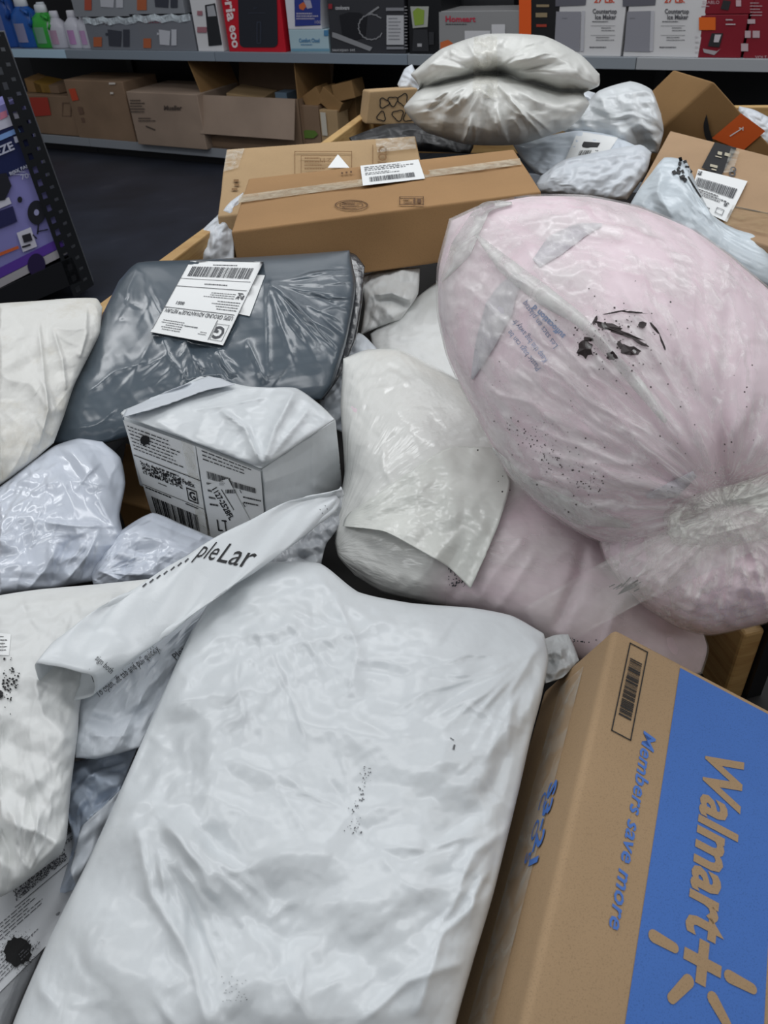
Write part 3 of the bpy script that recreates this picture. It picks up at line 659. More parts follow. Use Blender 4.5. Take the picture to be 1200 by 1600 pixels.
# ------------------------------------------------------------------ pink bedding bags
def comforter():
    sides = [[(538, 562), (575, 548), (625, 548), (690, 580), (745, 612), (800, 640)],
      [(800, 640), (900, 740), (1000, 860), (1080, 950), (1105, 1010), (1095, 1050)],
      [(556, 898), (600, 925), (660, 940), (760, 962), (850, 1000), (960, 1060), (1040, 1075), (1095, 1050)],
      [(538, 562), (534, 640), (540, 740), (523, 826), (530, 868), (556, 898)]]
    bmp = [(640, 700, 120, 70, 1.0, .02), (960, 930, 60, 60, 0, .012)]
    crs = [([(915, 850), (905, 900), (885, 945), (870, 985)], -.012, 9, 'g'), ([(780, 800), (740, 880), (700, 945)], -.004, 8, 'g'), ([(820, 840), (770, 900), (740, 950)], .004, 7), ([(840, 860), (800, 920), (770, 960)], .004, 6), ([(690, 860), (660, 900), (620, 930)], .004, 8), ([(1000, 900), (960, 960), (940, 1020)], .005, 7)]
    root = bag('bedding_bag', 'clear bag of pale pink bedding lying under the big round one, with a white flap', 'bag', sides,
     plane_at(760, 800, .765, .28), .10, .09, M_PINK, p=2.2, ex=(.05, .05), katt=.03, n=130, m=150, coarse=.3, fold=.004, lam=90, seed=11,
     bumps=bmp, creases=crs)
    fs = bag('film', None, None, [[(a_ + (a_ - 760) * .008, b_ + (b_ - 790) * .008) for a_, b_ in sd] for sd in sides], plane_at(760, 800, .765, .28), .106, .095, None, p=2.2, ex=(.07, .07), katt=.02, bend=.05, ex2=.006, it=(60, 10), n=170, m=190, coarse=.25, fold=.005, lam=80, seed=12, parent=root,
       bumps=bmp, creases=crs, st=[(50, 110, .0035, 4, ('a', -.45, .25)), (40, 120, .004, 5, ('a', 2.1, .25)), (20, 120, .005, 5, ('c', 530, 830, 10, 60, -.6, .7))])
    gpt = U(775, 830, .80); gd = unit((U(900, 900, .78) - U(700, 770, .80)) * [1, 1, 0])
    fs.data.materials.append(film_radial('layered_film', '#eff0ec', .04, .40, U(520, 860, .75), fs.parent['_o'], 7., grad=(gpt, gd, -.03, .02))); fs['label'] = 'film, white and layered at the left, clear over the pink at the right'
    W2 = on_surf(fs.name, .002)
    sheet('film_flap', [[(548, 800), (630, 745), (700, 700), (770, 700)], [(770, 700), (797, 752), (780, 815), (757, 870), (735, 919)], [(536, 822), (600, 830), (650, 856), (700, 885), (735, 919)], [(548, 800), (540, 810), (536, 822)]],
          W2, lambda a, c: .004 + .020 * a ** 3 * np.clip(np.sin(np.pi * np.clip(c * 1.25, 0, 1)), 0, 1) + .003 * a, M_MILK, root, n=70, m=70, wr=.005, seed=21, label='loose white film flap with a dark fold below')
    p = Print(W2); r = random.Random(5)
    for k in range(60): p.rect(700 + r.uniform(0, 34), 880 + r.uniform(0, 36), r.uniform(1, 3), r.uniform(1, 2.5))
    for k in range(25): p.rect(895 + r.gauss(0, 14), 1002 + r.gauss(0, 4), r.uniform(1, 3), r.uniform(1, 2.5))
    p.build('dark_specks', M_INK2, root)
    return root
pinkb = comforter()

def ball():
    pl = plane_at(980, 600, .96, .62)
    root = empty('bedding_bag', U(1000, 760, .70), 'huge round clear bag of pale pink bedding cinched with tape, on top of the heap', 'bag')
    up = [[(705, 345), (757, 322), (830, 307), (920, 308), (1000, 325), (1080, 358), (1140, 400)],
          [(1140, 400), (1230, 480), (1290, 580), (1312, 700), (1285, 800)],
          [(790, 735), (850, 795), (920, 838), (1000, 868), (1090, 885), (1190, 860), (1285, 800)],
          [(705, 345), (686, 420), (686, 490), (700, 555), (722, 605), (752, 665), (790, 735)]]
    waist = (1135, 790)
    ends = [(840, 660), (800, 620), (790, 690), (820, 740), (860, 560), (900, 470), (960, 420), (1020, 400), (1080, 410), (1140, 450), (1190, 540), (1200, 620), (900, 800)]
    rad = [([waist, ((waist[0] * .55 + e[0] * .45) + random.uniform(-12, 12), (waist[1] * .55 + e[1] * .45) + random.uniform(-12, 12)), e], random.choice((.006, .005, -.007)), random.choice((9, 12, 15)), 'g') for e in ends]
    bag('bedding_bulge', None, None, up, pl, .17, .15, M_PINK, p=2, q=.5, ex=(.035, .035), katt=.03, n=120, m=120, coarse=.25, seed=31, parent=root,
        bumps=[(waist[0], waist[1], 90, 70, 0, -.06), (960, 460, 150, 110, .4, .02)], creases=rad + [([(835, 400), (930, 350), (1000, 345)], -.012, 22, 'g'), ([(1040, 560), (1100, 640), (1130, 760)], -.008, 20, 'g')])
    ex2 = [(770, 560), (760, 640), (830, 700), (880, 640), (930, 560), (960, 640), (1000, 520), (1030, 450), (1060, 560), (1090, 480), (1130, 560), (1160, 500), (1180, 600), (1195, 680), (860, 770), (940, 790), (980, 720)]
    rad2 = [([waist, ((waist[0] + e[0]) / 2 + random.uniform(-16, 16), (waist[1] + e[1]) / 2 + random.uniform(-16, 16)), e], random.uniform(.004, .009), random.uniform(4, 8)) for e in ex2]
    big = [([(735, 372), (800, 430), (880, 480), (940, 530), (1000, 600), (1060, 700)], .012, 8), ([(757, 322), (790, 350), (850, 345), (950, 318)], .006, 7), ([(690, 500), (720, 560), (800, 640)], .004, 6), ([(790, 720), (880, 780), (960, 810)], .009, 7), ([(800, 690), (900, 770), (1000, 820)], .008, 6)]
    fu = [[(a + (a - 985) * .012, b + (b - 600) * .012) for a, b in s] for s in up]
    fm = bag('film', None, None, fu, pl, .178, .155, film_radial('gathered_film', '#f4f2f1', .05, .62, UP(waist[0], waist[1], pl[0] + pl[1] * .10, pl[1]), root['_o'], 10., bump=.35), p=2, q=.5, ex=(.06, .06), katt=.02, bend=.05, ex2=.006, it=(60, 10), n=220, m=220, coarse=.25, fold=.004, lam=110, seed=33,
        st=[(70, 260, .009, 5, ('c', waist[0], waist[1], 20, 260, math.pi * 1.0, .9)), (60, 240, .009, 5, ('c', waist[0], waist[1], 20, 300, math.pi * 1.35, .6)), (25, 160, .004, 4, ('a', .75, .3))], parent=root,
        bumps=[(waist[0], waist[1], 80, 60, 0, -.05), (960, 460, 150, 110, .4, .02)], creases=rad2 + big)
    fm['label'] = 'clear creased film stretched over the pink bedding'
    pl2 = plane_at(1120, 880, .84, .6)
    lo = [[(930, 815), (1010, 775), (1080, 750), (1160, 755), (1295, 750)], [(1295, 750), (1318, 830), (1300, 900), (1270, 945)], [(1010, 950), (1060, 980), (1110, 992), (1190, 975), (1270, 945)], [(930, 815), (945, 870), (975, 915), (1010, 950)]]
    rl = [([waist, ((waist[0] + a) / 2 + random.uniform(-14, 14), (waist[1] + b) / 2), (a, b)], random.uniform(.006, .011), random.uniform(5, 9)) for a, b in ((1000, 860), (1030, 920), (1080, 960), (1130, 980), (1180, 950), (1210, 900), (1230, 850), (1060, 840), (1200, 960))]
    bag('bedding_tail', None, None, lo, pl2, .10, .10, M_PINK, p=2.2, ex=(.06, .06), katt=.025, n=100, m=110, coarse=.3, fold=.008, lam=60, seed=41, parent=root, creases=rl)
    ft = bag('film', None, None, [[(a + (a - 1120) * .015, b + (b - 870) * .015) for a, b in s] for s in lo], pl2, .108, .105, film_radial('gathered_film_low', '#f2f0ec', .06, .6, UP(waist[0], waist[1], pl2[0] + pl2[1] * .08, pl2[1]), root['_o'], 10., bump=.35), st=[(60, 160, .007, 5, ('c', waist[0], waist[1], 20, 120, 1.6, 1.3))], p=2.2, ex=(.12, .12), katt=.02, bend=.05, ex2=.02, n=120, m=120, coarse=.35, fold=.010, lam=55, seed=43, parent=root, creases=rl)
    W = on_surf(ft.name, .002); Wu = on_surf(fm.name, .002)
    # where the bedding leaves the film empty it shows grey; the film lies doubled in two long folds
    Wb = on_surf('bedding_bulge', .003)
    for nm_, ln, ww_ in (('grey_lining', [(738, 592), (765, 520), (790, 460), (812, 432)], [4, 30, 44, 18]), ('grey_lining', [(838, 412), (868, 384), (905, 362), (940, 352)], [16, 34, 26, 4]), ('grey_lining', [(1010, 775), (1050, 765), (1085, 740)], [6, 26, 10])):
        drape_ribbon(nm_, ln, ww_, Wb, flat('#d2ced5', .6), root)
    for ln, ww_ in (([(742, 365), (790, 415), (850, 462), (905, 500), (950, 548), (1000, 605), (1040, 660)], [4, 26, 30, 18, 14, 18, 6]), ([(690, 440), (715, 400), (757, 326), (800, 318)], [4, 34, 24, 4]), ([(770, 700), (820, 752), (900, 800), (985, 822)], [3, 22, 34, 6])):
        drape_ribbon('film_fold', ln, ww_, on_surf(fm.name, .0012), film('doubled_film', '#f1f2ef', .25, .62, scale=(12, 12, 12), rough=.2, bump=.4), root)
    # gathered, milky waist
    k = bag('gathered_waist', None, None, [[(1035, 800), (1090, 770), (1150, 755), (1260, 720)], [(1260, 720), (1270, 770), (1265, 820)], [(1050, 850), (1110, 860), (1180, 850), (1265, 820)], [(1035, 800), (1038, 825), (1050, 850)]],
        plane_at(1120, 805, .925, .6), .035, .03, film_radial('waist_film', '#eef0e8', .30, .8, U(1130, 795, .95), root['_o'], 10.), ex=(.12, .12), katt=.02, n=100, m=120, coarse=.3, fold=.010, lam=40, st=[(40, 90, .006, 4, ('a', -.35, .5))], seed=47, parent=root, creases=[([(1050, 815), (1130, 800), (1210, 770)], -.012, 9, 'g')])
    # print and the big black smudge
    p = Print(W, 4); r = random.Random(12)
    for i in range(10): p.rect(968 + r.gauss(0, 12), 918 + r.gauss(0, 3), r.uniform(8, 22), r.uniform(.8, 2.4), -.55 + r.gauss(0, .1))
    p.poly([(964, 930), (976, 917), (990, 914), (1004, 908), (988, 920), (974, 926)]); p.build('torn_tape_mark', flat('#3a3335', .5), root)
    p = Print(Wu, 8)
    for st, a, b, h, bold in (('Plastic bags can be', (845, 575), (798, 515), 9, False), ('Keep this bag away fr', (856, 562), (806, 498), 9.5, False), ('Les sacs en plastiq', (872, 540), (822, 470), 9.5, False), ('suffocation d', (884, 524), (836, 476), 9.5, True)):
        p.text(st, a[0], a[1], h, rot=math.atan2(b[1] - a[1], b[0] - a[0]), w=math.hypot(b[0] - a[0], b[1] - a[1]), bold=bold)
    p.build('warning_print', flat('#6f7f9c', .5), root)
    p = Print(Wu, 6); r = random.Random(8)
    def smear(x, y, w, h, rot, k=14):
        pts = []
        for i in range(k):
            t = 6.283 * i / k; q = r.uniform(.65, 1.1); xx = w * math.cos(t) * q; yy = h * math.sin(t) * q; pts.append((x + xx * math.cos(rot) - yy * math.sin(rot), y + xx * math.sin(rot) + yy * math.cos(rot)))
        p.add([(x, y)] + pts, [[0, 1 + i, 1 + (i + 1) % k] for i in range(k)])
    for a in ((914, 545, 13, 17, .1), (985, 548, 20, 9, .25), (950, 510, 26, 6, .25), (975, 522, 34, 4, .3), (1003, 507, 8, 6, 0), (956, 556, 10, 8, .4), (1022, 512, 16, 2.5, .9), (990, 488, 22, 2, .1), (930, 500, 3, 9, .5), (1000, 535, 18, 3, .5), (920, 530, 9, 4, .3), (970, 540, 10, 4, .9), (1035, 535, 14, 2, 1.2), (960, 488, 20, 1.6, -.2)): smear(*a)
    for i in range(130): z = abs(r.gauss(0, 1)) + .6; p.rect(965 + r.gauss(0, 45), 525 + r.gauss(0, 28), z, z)
    for i in range(150): t = r.random(); z = r.uniform(.6, 2.2); p.rect(800 + 130 * t + r.gauss(0, 14), 660 + 110 * t + r.gauss(0, 22), z, z)
    for i in range(60): z = r.uniform(1, 2.5); p.rect(r.uniform(740, 1180), r.uniform(560, 800), z, z)
    p.build('black_smudge', flat('#33292a', .55), root)
    return root, fm, ft
pinkball, film_up, film_lo = ball()
# clear tape running from the waist down over the lower bag
def ribbon(name, pts, w, mat, parent, label=None, n=40):
    """pts: pixel + height above the floor; a flat band seen edge to edge w pixels wide"""
    c = catmull([list(U(u, v, z)) for u, v, z in pts], 0, n); V = []
    for i, p in enumerate(c):
        d = unit(c[min(i + 1, n - 1)] - c[max(i - 1, 0)]); s = unit(np.cross(d, unit(EYE - p))); ww_ = w * np.linalg.norm(EYE - p) / FP / 2
        V += [p - s * ww_, p, p + s * ww_]
    o = mesh_obj(name, V, grid_faces(n, 3), mat, parent)
    if label: o['label'] = label
    q = o.modifiers.new('film', 'SOLIDIFY'); q.thickness = .0004
    return o
ribbon('tape_tail', [(840, 985, .835), (900, 950, .86), (980, 905, .885), (1060, 868, .925), (1130, 835, .96), (1220, 790, 1.0)], 78, film('wide_tape', '#f4f3ee', .03, .16, scale=(4, 4, 4), rough=.08, bump=.2), pinkball, 'wide clear tape stretched from the waist')

# ------------------------------------------------------------------ pile, left side
def mailer_open():
    root = bag('poly_mailer', 'flat white mailer folded over with its open end curling and black lettering, left of centre', 'mailer',
     [[(118, 1092), (180, 1050), (250, 995), (330, 935), (410, 885)], [(410, 885), (350, 940), (300, 1000), (255, 1090), (218, 1168)], [(118, 1184), (150, 1186), (185, 1178), (218, 1168)], [(118, 1092), (122, 1130), (116, 1160), (118, 1184)]],
     plane_at(230, 1060, .785, .2), .018, .05, M_GREYW, p=2.5, ex=(.06, .06), katt=.02, n=110, m=130, coarse=.2, ex2=.004, st=[(30, 60, .004, 4, ('a', -.7, .6))], fold=.006, lam=70, seed=51, creases=[([(130, 1120), (180, 1130), (240, 1100)], -.006, 9, 'g'), ([(140, 1150), (200, 1150)], .004, 7), ([(200, 1165), (220, 1110), (280, 1040)], -.008, 10, 'g')])
    # the rolled flap: a flattened tube, open at its left end
    topl = catmull([(55, 1045), (85, 1005), (140, 962), (215, 915), (300, 860), (370, 823), (450, 786), (535, 765)], 0, 60)
    botl = catmull([(148, 1066), (205, 1030), (300, 962), (380, 906), (450, 856), (500, 815), (525, 795), (535, 767)], 0, 60)
    zs = np.interp(np.linspace(0, 1, 60), [0, .5, 1], [.850, .862, .868]); K = 44; V = []
    for i in range(60):
        a = U(*topl[i], zs[i]); b = U(*botl[i], zs[i] - .012); t = i / 59; dz = unit(np.cross(b - a, (U(*topl[min(i + 1, 59)], zs[i]) - U(*topl[max(i - 1, 0)], zs[i])))); dz = dz if dz[2] > 0 else -dz
        wd = np.linalg.norm(b - a); th = min(.060, .85 * wd) * max(.16, 1 - 4.5 * t)
        for k in range(K):
            g = 2 * math.pi * k / K; x = .5 - .5 * math.cos(g); s = math.sin(g); s = math.copysign(abs(s) ** .8, s)
            h = s * (th * .28 if s > 0 else th * 1.0) * (1 if s > 0 else (1 - .35 * x)); wob = .0022 * math.sin(9 * t + 3 * g) + .0012 * math.sin(31 * t + 5 * g)
            V.append(a + (b - a) * x + dz * (h + wob))
    Fc = [[i * K + k, i * K + (k + 1) % K, (i + 1) * K + (k + 1) % K, (i + 1) * K + k] for i in range(59) for k in range(K)]
    fo = mesh_obj('rolled_flap', V, Fc, M_WHITE, root); fo['label'] = 'long rolled flap, open and curling at its lower left end'
    sf = fo.modifiers.new('film', 'SOLIDIFY'); sf.thickness = .0012; sf.offset = -1
    SURF[fo.name] = BVHTree.FromPolygons([list(p) for p in V], Fc)
    W = on_surf(fo.name, .0010)
    q = quad_map([(325, 842), (425, 852), (400, 896), (300, 872)], W, 100, 30)
    p = Print(q, 20); p.text('ple', 4, 27, 24, w=34, slant=.0); p.text('Lar', 44, 27, 24, w=46); p.build('flap_lettering', M_INK, root)
    p = Print(W, 20)
    for i in range(7): p.rect(222 + i * 11, 916 - i * 6.5, 8, 2.2, -.75)
    p.text('sign both', 148, 1030, 10, rot=.75, w=34); p.rect(146, 1066, 22, 1.2, -1.9)
    p.rect(500, 795, 9, 1, 1.0); p.rect(508, 789, 8, 1, 1.0); p.build('fine_print', M_INK2, root)
    W2 = on_surf(root.name, .0015); p = Print(W2, 20)
    p.text('To open, lift tab and pull quickly.', 154, 1090, 12, rot=math.atan2(-73, 95), w=122); p.text('Please', 276, 1032, 12, rot=-.75, w=34); p.build('opening_text', M_INK2, root)
    return root
rollm = mailer_open()
leftf = bag('poly_mailer', 'creased white mailer with an ink-smudged tag at the left edge, under the folded mailer', 'mailer',
 [[(-60, 945), (0, 930), (60, 921), (150, 913), (240, 904)], [(240, 904), (190, 990), (130, 1080), (121, 1150), (111, 1230), (104, 1310), (96, 1335)], [(-60, 1425), (0, 1402), (30, 1385), (60, 1362), (96, 1335)], [(-60, 945), (-75, 1150), (-60, 1425)]],
 plane_at(60, 1120, .795, .2), .045, .06, M_WHITE2, p=2.6, ex=(.07, .07), katt=.016, bend=.05, ex2=.005, it=(70, 10), n=170, m=130, coarse=.2, st=[(40, 90, .004, 4, ('a', .9, .7)), (25, 110, .005, 5, ('c', 30, 1390, 5, 60, -1.2, .6))], fold=.008, lam=100, push=.005, seed=61,
 creases=[([(0, 1280), (60, 1300), (100, 1320)], .008, 8), ([(10, 1400), (15, 1330), (-10, 1280)], -.008, 8), ([(60, 1360), (50, 1300), (80, 1240)], .007, 7), ([(50, 1050), (70, 1120), (115, 1160)], .006, 9), ([(60, 930), (100, 980), (60, 1040)], .004, 12)])
W = on_surf(leftf.name, .0012)
patch('paper_tag', [(-30, 985), (17, 991), (14, 1024), (-30, 1022)], W, M_PAPER, leftf, 6, 6)
p = Print(on_surf(leftf.name, .002), 20); p.lines(-8, 994, 20, 26, 5); r = random.Random(3)
for i in range(60): z = r.uniform(1, 4); p.rect(14 + r.gauss(0, 7), 1062 + r.gauss(0, 16), z, z * .8, r.uniform(0, 2))
p.blot(-2, 1085, 7); p.build('ink_smudge', M_INK, leftf)
lowm = bag('label_mailer', 'grey mailer with a big shipping label and black blot in the lower left corner', 'mailer',
 [[(-60, 1400), (0, 1385), (60, 1345), (112, 1285), (132, 1296)], [(132, 1296), (118, 1380), (80, 1460), (20, 1600), (0, 1680)], [(-80, 1700), (-40, 1700), (0, 1680)], [(-60, 1400), (-80, 1550), (-80, 1700)]],
 plane_at(50, 1450, .715, .1), .02, .05, plastic('grey_poly', '#8f9296', .4, .3, .1), ex=(.03, .03), n=70, m=60, seed=71)
W = on_surf(lowm.name, .0012)
LQ = [(-95, 1425), (112, 1275), (150, 1400), (-40, 1590)]
lab = patch('shipping_label', LQ, W, flat('#c9ccd0', .5), lowm, 20, 20)
p = Print(quad_map(LQ, on_surf(lab.name, .0012), 100, 100), 4)
p.dots(42, 26, 44, 13, 60, 14, 2); p.bars(72, 4, 26, 12, 24, 4); p.text('7321 9654 8408', 74, 24, 3.4, w=24); p.rect(40, 43, 60, .7); p.rect(20, 20, 78, .5)
p.lines(14, 46, 50, 16, 5, seed=3); p.lines(10, 72, 40, 22, 7, seed=8); p.build('label_print', M_INK2, lowm)
p = Print(on_surf(lab.name, .0016), 20); p.blot(27, 1487, 22, specks=220); p.build('black_blot', M_VOID, lowm)
slip = bag('poly_mailer', 'small crumpled blue-white mailer wedged in the gap below the folded one', 'mailer',
 [[(108, 1192), (150, 1182), (215, 1166)], [(215, 1166), (188, 1240), (148, 1330), (116, 1390)], [(90, 1400), (116, 1390)], [(108, 1192), (106, 1270), (114, 1320), (90, 1400)]],
 plane_at(150, 1260, .735, .3), .015, .05, plastic('pale_blue_poly', '#b9c4d3', .35, .2, .05), ex=(.12, .12), katt=.02, n=60, m=50, coarse=.35, fold=.012, lam=50, seed=73, creases=[([(112, 1240), (150, 1205), (200, 1190)], .012, 6, 's'), ([(125, 1290), (160, 1260), (195, 1225)], .012, 6, 's')])
sheet('folded_corner', [[(127, 1292), (160, 1262), (196, 1228)], [(196, 1228), (165, 1300), (122, 1388)], [(110, 1360), (122, 1388)], [(127, 1292), (110, 1360)]], on_surf(slip.name, .004), lambda a, c: .004 + .006 * a, M_GREYW, slip, n=16, m=16, wr=.002)
glossy = bag('poly_mailer', 'glossy blue-white plump mailer at the left edge with deep folds', 'mailer',
 [[(-60, 800), (0, 760), (40, 728), (84, 697), (122, 685), (160, 690)], [(160, 690), (188, 715), (196, 755), (187, 805), (193, 842), (168, 872), (145, 908)], [(-60, 950), (0, 932), (60, 926), (145, 912)], [(-60, 800), (-70, 870), (-60, 950)]],
 plane_at(70, 820, .785, .25), .05, .06, M_GLOSS, p=2.4, ex=(.07, .07), katt=.016, bend=.05, ex2=0, n=150, m=160, coarse=.2, st=[(40, 80, .005, 5, ('a', 2.0, .5)), (20, 70, .005, 4, ('c', 158, 822, 5, 40, 2.2, .7))], fold=.010, lam=70, push=.006, seed=81,
 creases=[([(70, 815), (110, 820), (158, 822)], .016, 9, 's'), ([(158, 822), (135, 870), (100, 912)], .012, 9), ([(90, 850), (70, 890), (40, 925)], .010, 10), ([(120, 830), (90, 880), (80, 920)], -.010, 10, 'g'), ([(190, 845), (165, 800), (150, 770)], .010, 8), ([(60, 760), (110, 750), (170, 760)], .005, 10)])
glossy2 = bag('poly_mailer', 'small glossy blue-white mailer in front of the label-covered white parcel', 'mailer',
 [[(146, 885), (185, 832), (238, 801), (290, 822), (345, 845)], [(345, 845), (335, 872), (300, 905)], [(146, 914), (220, 914), (300, 905)], [(146, 885), (142, 900), (146, 914)]],
 plane_at(240, 865, .765, .25), .035, .06, M_GLOSS, p=2.4, ex=(.07, .07), katt=.018, bend=.05, ex2=0, n=110, m=130, coarse=.2, st=[(20, 70, .004, 5, ('a', 2.4, .5)), (14, 60, .004, 4, ('c', 160, 895, 5, 30, -.6, .6))], fold=.008, lam=60, seed=83, creases=[([(150, 890), (185, 905), (230, 880)], .008, 8), ([(170, 870), (200, 880), (190, 912)], -.008, 8, 'g')])
leftt = bag('poly_mailer', 'yellow-stained dull white mailer at the left edge beside the slate grey one', 'mailer',
 [[(-70, 485), (0, 474), (60, 470), (110, 466), (150, 466), (160, 480)], [(160, 480), (156, 520), (143, 548), (116, 602), (100, 650), (84, 692)], [(-70, 800), (0, 758), (40, 730), (84, 692)], [(-70, 485), (-85, 640), (-70, 800)]],
 plane_at(40, 600, .865, .3), .045, .08, M_DIRTY, p=2.6, ex=(.06, .06), katt=.016, bend=.05, ex2=.005, it=(70, 10), n=160, m=150, coarse=.2, st=[(40, 80, .005, 4, ('a', 1.2, .6)), (30, 60, .004, 3, ('a', .2, .5))], fold=.012, lam=85, push=.006, seed=91,
 creases=[([(60, 500), (68, 570), (76, 640), (60, 700)], .016, 9, 's'), ([(82, 510), (98, 560), (104, 610)], .014, 8, 's'), ([(82, 510), (110, 515), (135, 512)], .010, 7), ([(135, 478), (136, 520), (125, 560)], .012, 7, 's'), ([(0, 590), (50, 600), (75, 640)], .007, 10)])
# carton-shaped parcel in white film, covered in labels
def parcel():
    z = .87; A = U(408, 733, z); E1 = np.array([-.203, .146, .006]); E2 = np.array([.089, .125, -.009]); E3 = np.array([-.003, -.002, -.058]) * 2.0
    T = [A, A + E2, A + E1 + E2, A + E1]; B = [p + E3 for p in T]
    root = softbox('wrapped_parcel', T, B, M_WHITE, n=26, r=.006, dent=.004, seed=6); tag(root, 'box-shaped parcel wrapped in white plastic with two shipping labels', 'parcel')
    TP_ = on_plane(A, unit(np.cross(E1, E2)), .0)
    tp = bag('gathered_top', None, None, [[(194, 640), (250, 618), (325, 588), (350, 598)], [(350, 598), (400, 606), (462, 606), (500, 632), (524, 655)], [(408, 733), (455, 702), (490, 678), (524, 655)], [(194, 640), (192, 650), (300, 690), (408, 733)]],
        (A + np.array([0, 0, .002]), unit([0, -.12, 1.])), .016, .004, M_WHITE, p=3, q=.6, ex=(.09, .09), katt=.02, n=80, m=80, coarse=.3, fold=.006, lam=60, seed=101, parent=root,
        creases=[([(462, 608), (430, 670), (410, 730)], .022, 12), ([(345, 640), (385, 670), (408, 725)], .018, 12, 's'), ([(300, 640), (345, 635), (420, 620)], .010, 9), ([(240, 650), (300, 700), (380, 705)], .005, 10), ([(490, 630), (450, 680), (415, 728)], .010, 10)])
    sheet('seal_flap', [[(198, 640), (260, 612), (325, 588)], [(325, 588), (345, 592), (366, 601)], [(192, 652), (260, 632), (320, 610), (366, 601)], [(198, 640), (192, 652)]], on_surf(tp.name, .002), lambda a, c: .003 + .012 * a, M_GREYW, root, n=12, m=30, wr=.001)
    Ns = unit(np.cross(E2, E3)); Ns = Ns if np.dot(Ns, EYE - A) > 0 else -Ns
    bag('wrapped_side', None, None, [[(409, 733), (465, 694), (524, 655)], [(524, 655), (530, 710), (536, 772)], [(421, 850), (480, 812), (536, 772)], [(409, 733), (414, 790), (421, 850)]], (A + Ns * .002, Ns), .005, .002, M_WHITE, p=4, ex=(.05, .05), katt=.02, n=60, m=60, coarse=.25, ex2=.003, fold=.004, lam=60, seed=103, parent=root, st=[(14, 60, .003, 4, ('c', 410, 735, 5, 40, .5, .6))], creases=[([(490, 680), (488, 720), (492, 780)], .004, 4)])
    Nf = unit(np.cross(E1, E3)); Wf = lambda o: on_plane(A, Nf, o)
    q1 = [(192, 656), (305, 697), (325, 838), (236, 800)]; q2 = [(306, 697), (407, 737), (414, 802), (326, 850)]
    q2 = [(306, 697), (407, 737), (416, 845), (330, 845)]
    patch('shipping_label', q1, Wf(.0046), M_PAPER, root, 4, 4); patch('shipping_label', q2, Wf(.0046), M_PAPER, root, 4, 4)
    patch('label_tape', [(283, 688), (300, 694), (330, 845), (312, 838)], Wf(.0054), M_TAPE, root, 4, 4)
    p = Print(quad_map(q1, Wf(.0056), 100, 100), 200)
    p.lines(4, 4, 80, 24, 7, seed=4); p.rect(0, 32, 100, .8); p.dots(8, 36, 62, 14, 44, 10, 3); p.text('FedEx', 72, 43, 5, w=18, bold=True); p.frame(76, 46, 16, 15, 1.4); p.text('G', 79, 58, 9, w=10, bold=True)
    p.rect(0, 64, 100, .6); p.lines(4, 66, 50, 6, 1, seed=5); p.lines(70, 66, 26, 6, 1, seed=7); p.bars(10, 76, 78, 22, 34, 9); p.lines(30, 54, 20, 4, 1); p.build('label_print', M_INK, root)
    p = Print(Wf(.006), 200); p.blot(226, 688, 7.5, specks=130); p.build('black_blot', M_VOID, root)
    p = Print(quad_map(q2, Wf(.0056), 100, 100), 200)
    p.lines(6, 2, 88, 12, 3, seed=5); p.bars(8, 22, 34, 8, 30, 3); p.lines(6, 34, 16, 30, 4, seed=9); p.bars(40, 25, 46, 7, 34, 5); p.lines(60, 40, 36, 14, 2, seed=2); p.bars(25, 40, 14, 8, 12, 2); p.text('LT1', 12, 88, 14, w=22); p.build('label_print', M_INK, root)
    q3 = [(338, 747), (372, 766), (384, 812), (366, 825)]
    q3 = [(336, 752), (350, 746), (385, 800), (362, 822)]
    patch('return_sticker', [(326, 757), (356, 748), (392, 815), (362, 830)], Wf(.0058), M_PAPER, root, 4, 4)
    p = Print(Wf(.0066), 200); p.text('1127-2528FL', 331, 765, 8, rot=1.05, w=56, bold=True); p.bars(352, 765, 16, 6, 9, 4); p.rect(345, 765, 1, 38, -.55); p.lines(342, 752, 10, 8, 3); p.rect(375, 765, 6, 1.2, 1.1); p.rect(380, 785, 8, 1.2, 1.1); p.build('sticker_print', M_INK, root)
    return root
carton = parcel()
grey = bag('poly_mailer', 'plump slate grey mailer with a white shipping label on top', 'mailer',
 [[(186, 438), (216, 410), (300, 406), (400, 401), (480, 396), (546, 391)], [(546, 391), (556, 440), (552, 480), (540, 540), (520, 600), (502, 624)], [(82, 692), (150, 696), (230, 676), (330, 650), (430, 632), (502, 624)], [(186, 438), (156, 500), (126, 570), (92, 640), (82, 692)]],
 plane_at(330, 545, .85, .3), .065, .08, M_DARK, p=2.8, ex=(.03, .03), katt=.03, bend=.08, ex2=0, n=190, m=210, coarse=.16, fold=.002, st=[(45, 110, .0035, 3, ('c', 418, 440, 15, 60, .55, .7)), (30, 70, .003, 3, ('c', 300, 520, 15, 50, 1.6, .9)), (25, 80, .003, 4, ('a', 2.0, .6)), (16, 70, .003, 3, ('c', 215, 415, 10, 40, 1.6, .6))], lam=70, push=.004, seed=111, smooth_mask=.7,
 creases=[([(318, 590), (325, 630), (330, 650)], -.02, 16, 'g')] + [([(418, 440), ((418 + a) / 2, (440 + b) / 2 + 4), (a, b)], .005, 4) for a, b in ((520, 420), (535, 460), (530, 500), (500, 540), (460, 570), (420, 590), (480, 480))]
  + [([(250, 525), (265, 560), (300, 600)], .006, 5), ([(290, 530), (300, 560), (320, 580)], .006, 5), ([(215, 415), (200, 450), (190, 500)], .006, 6), ([(130, 620), (180, 580), (230, 565)], .006, 7), ([(340, 545), (350, 570), (365, 590)], .007, 5), ([(385, 530), (400, 565), (415, 600)], .007, 6)])
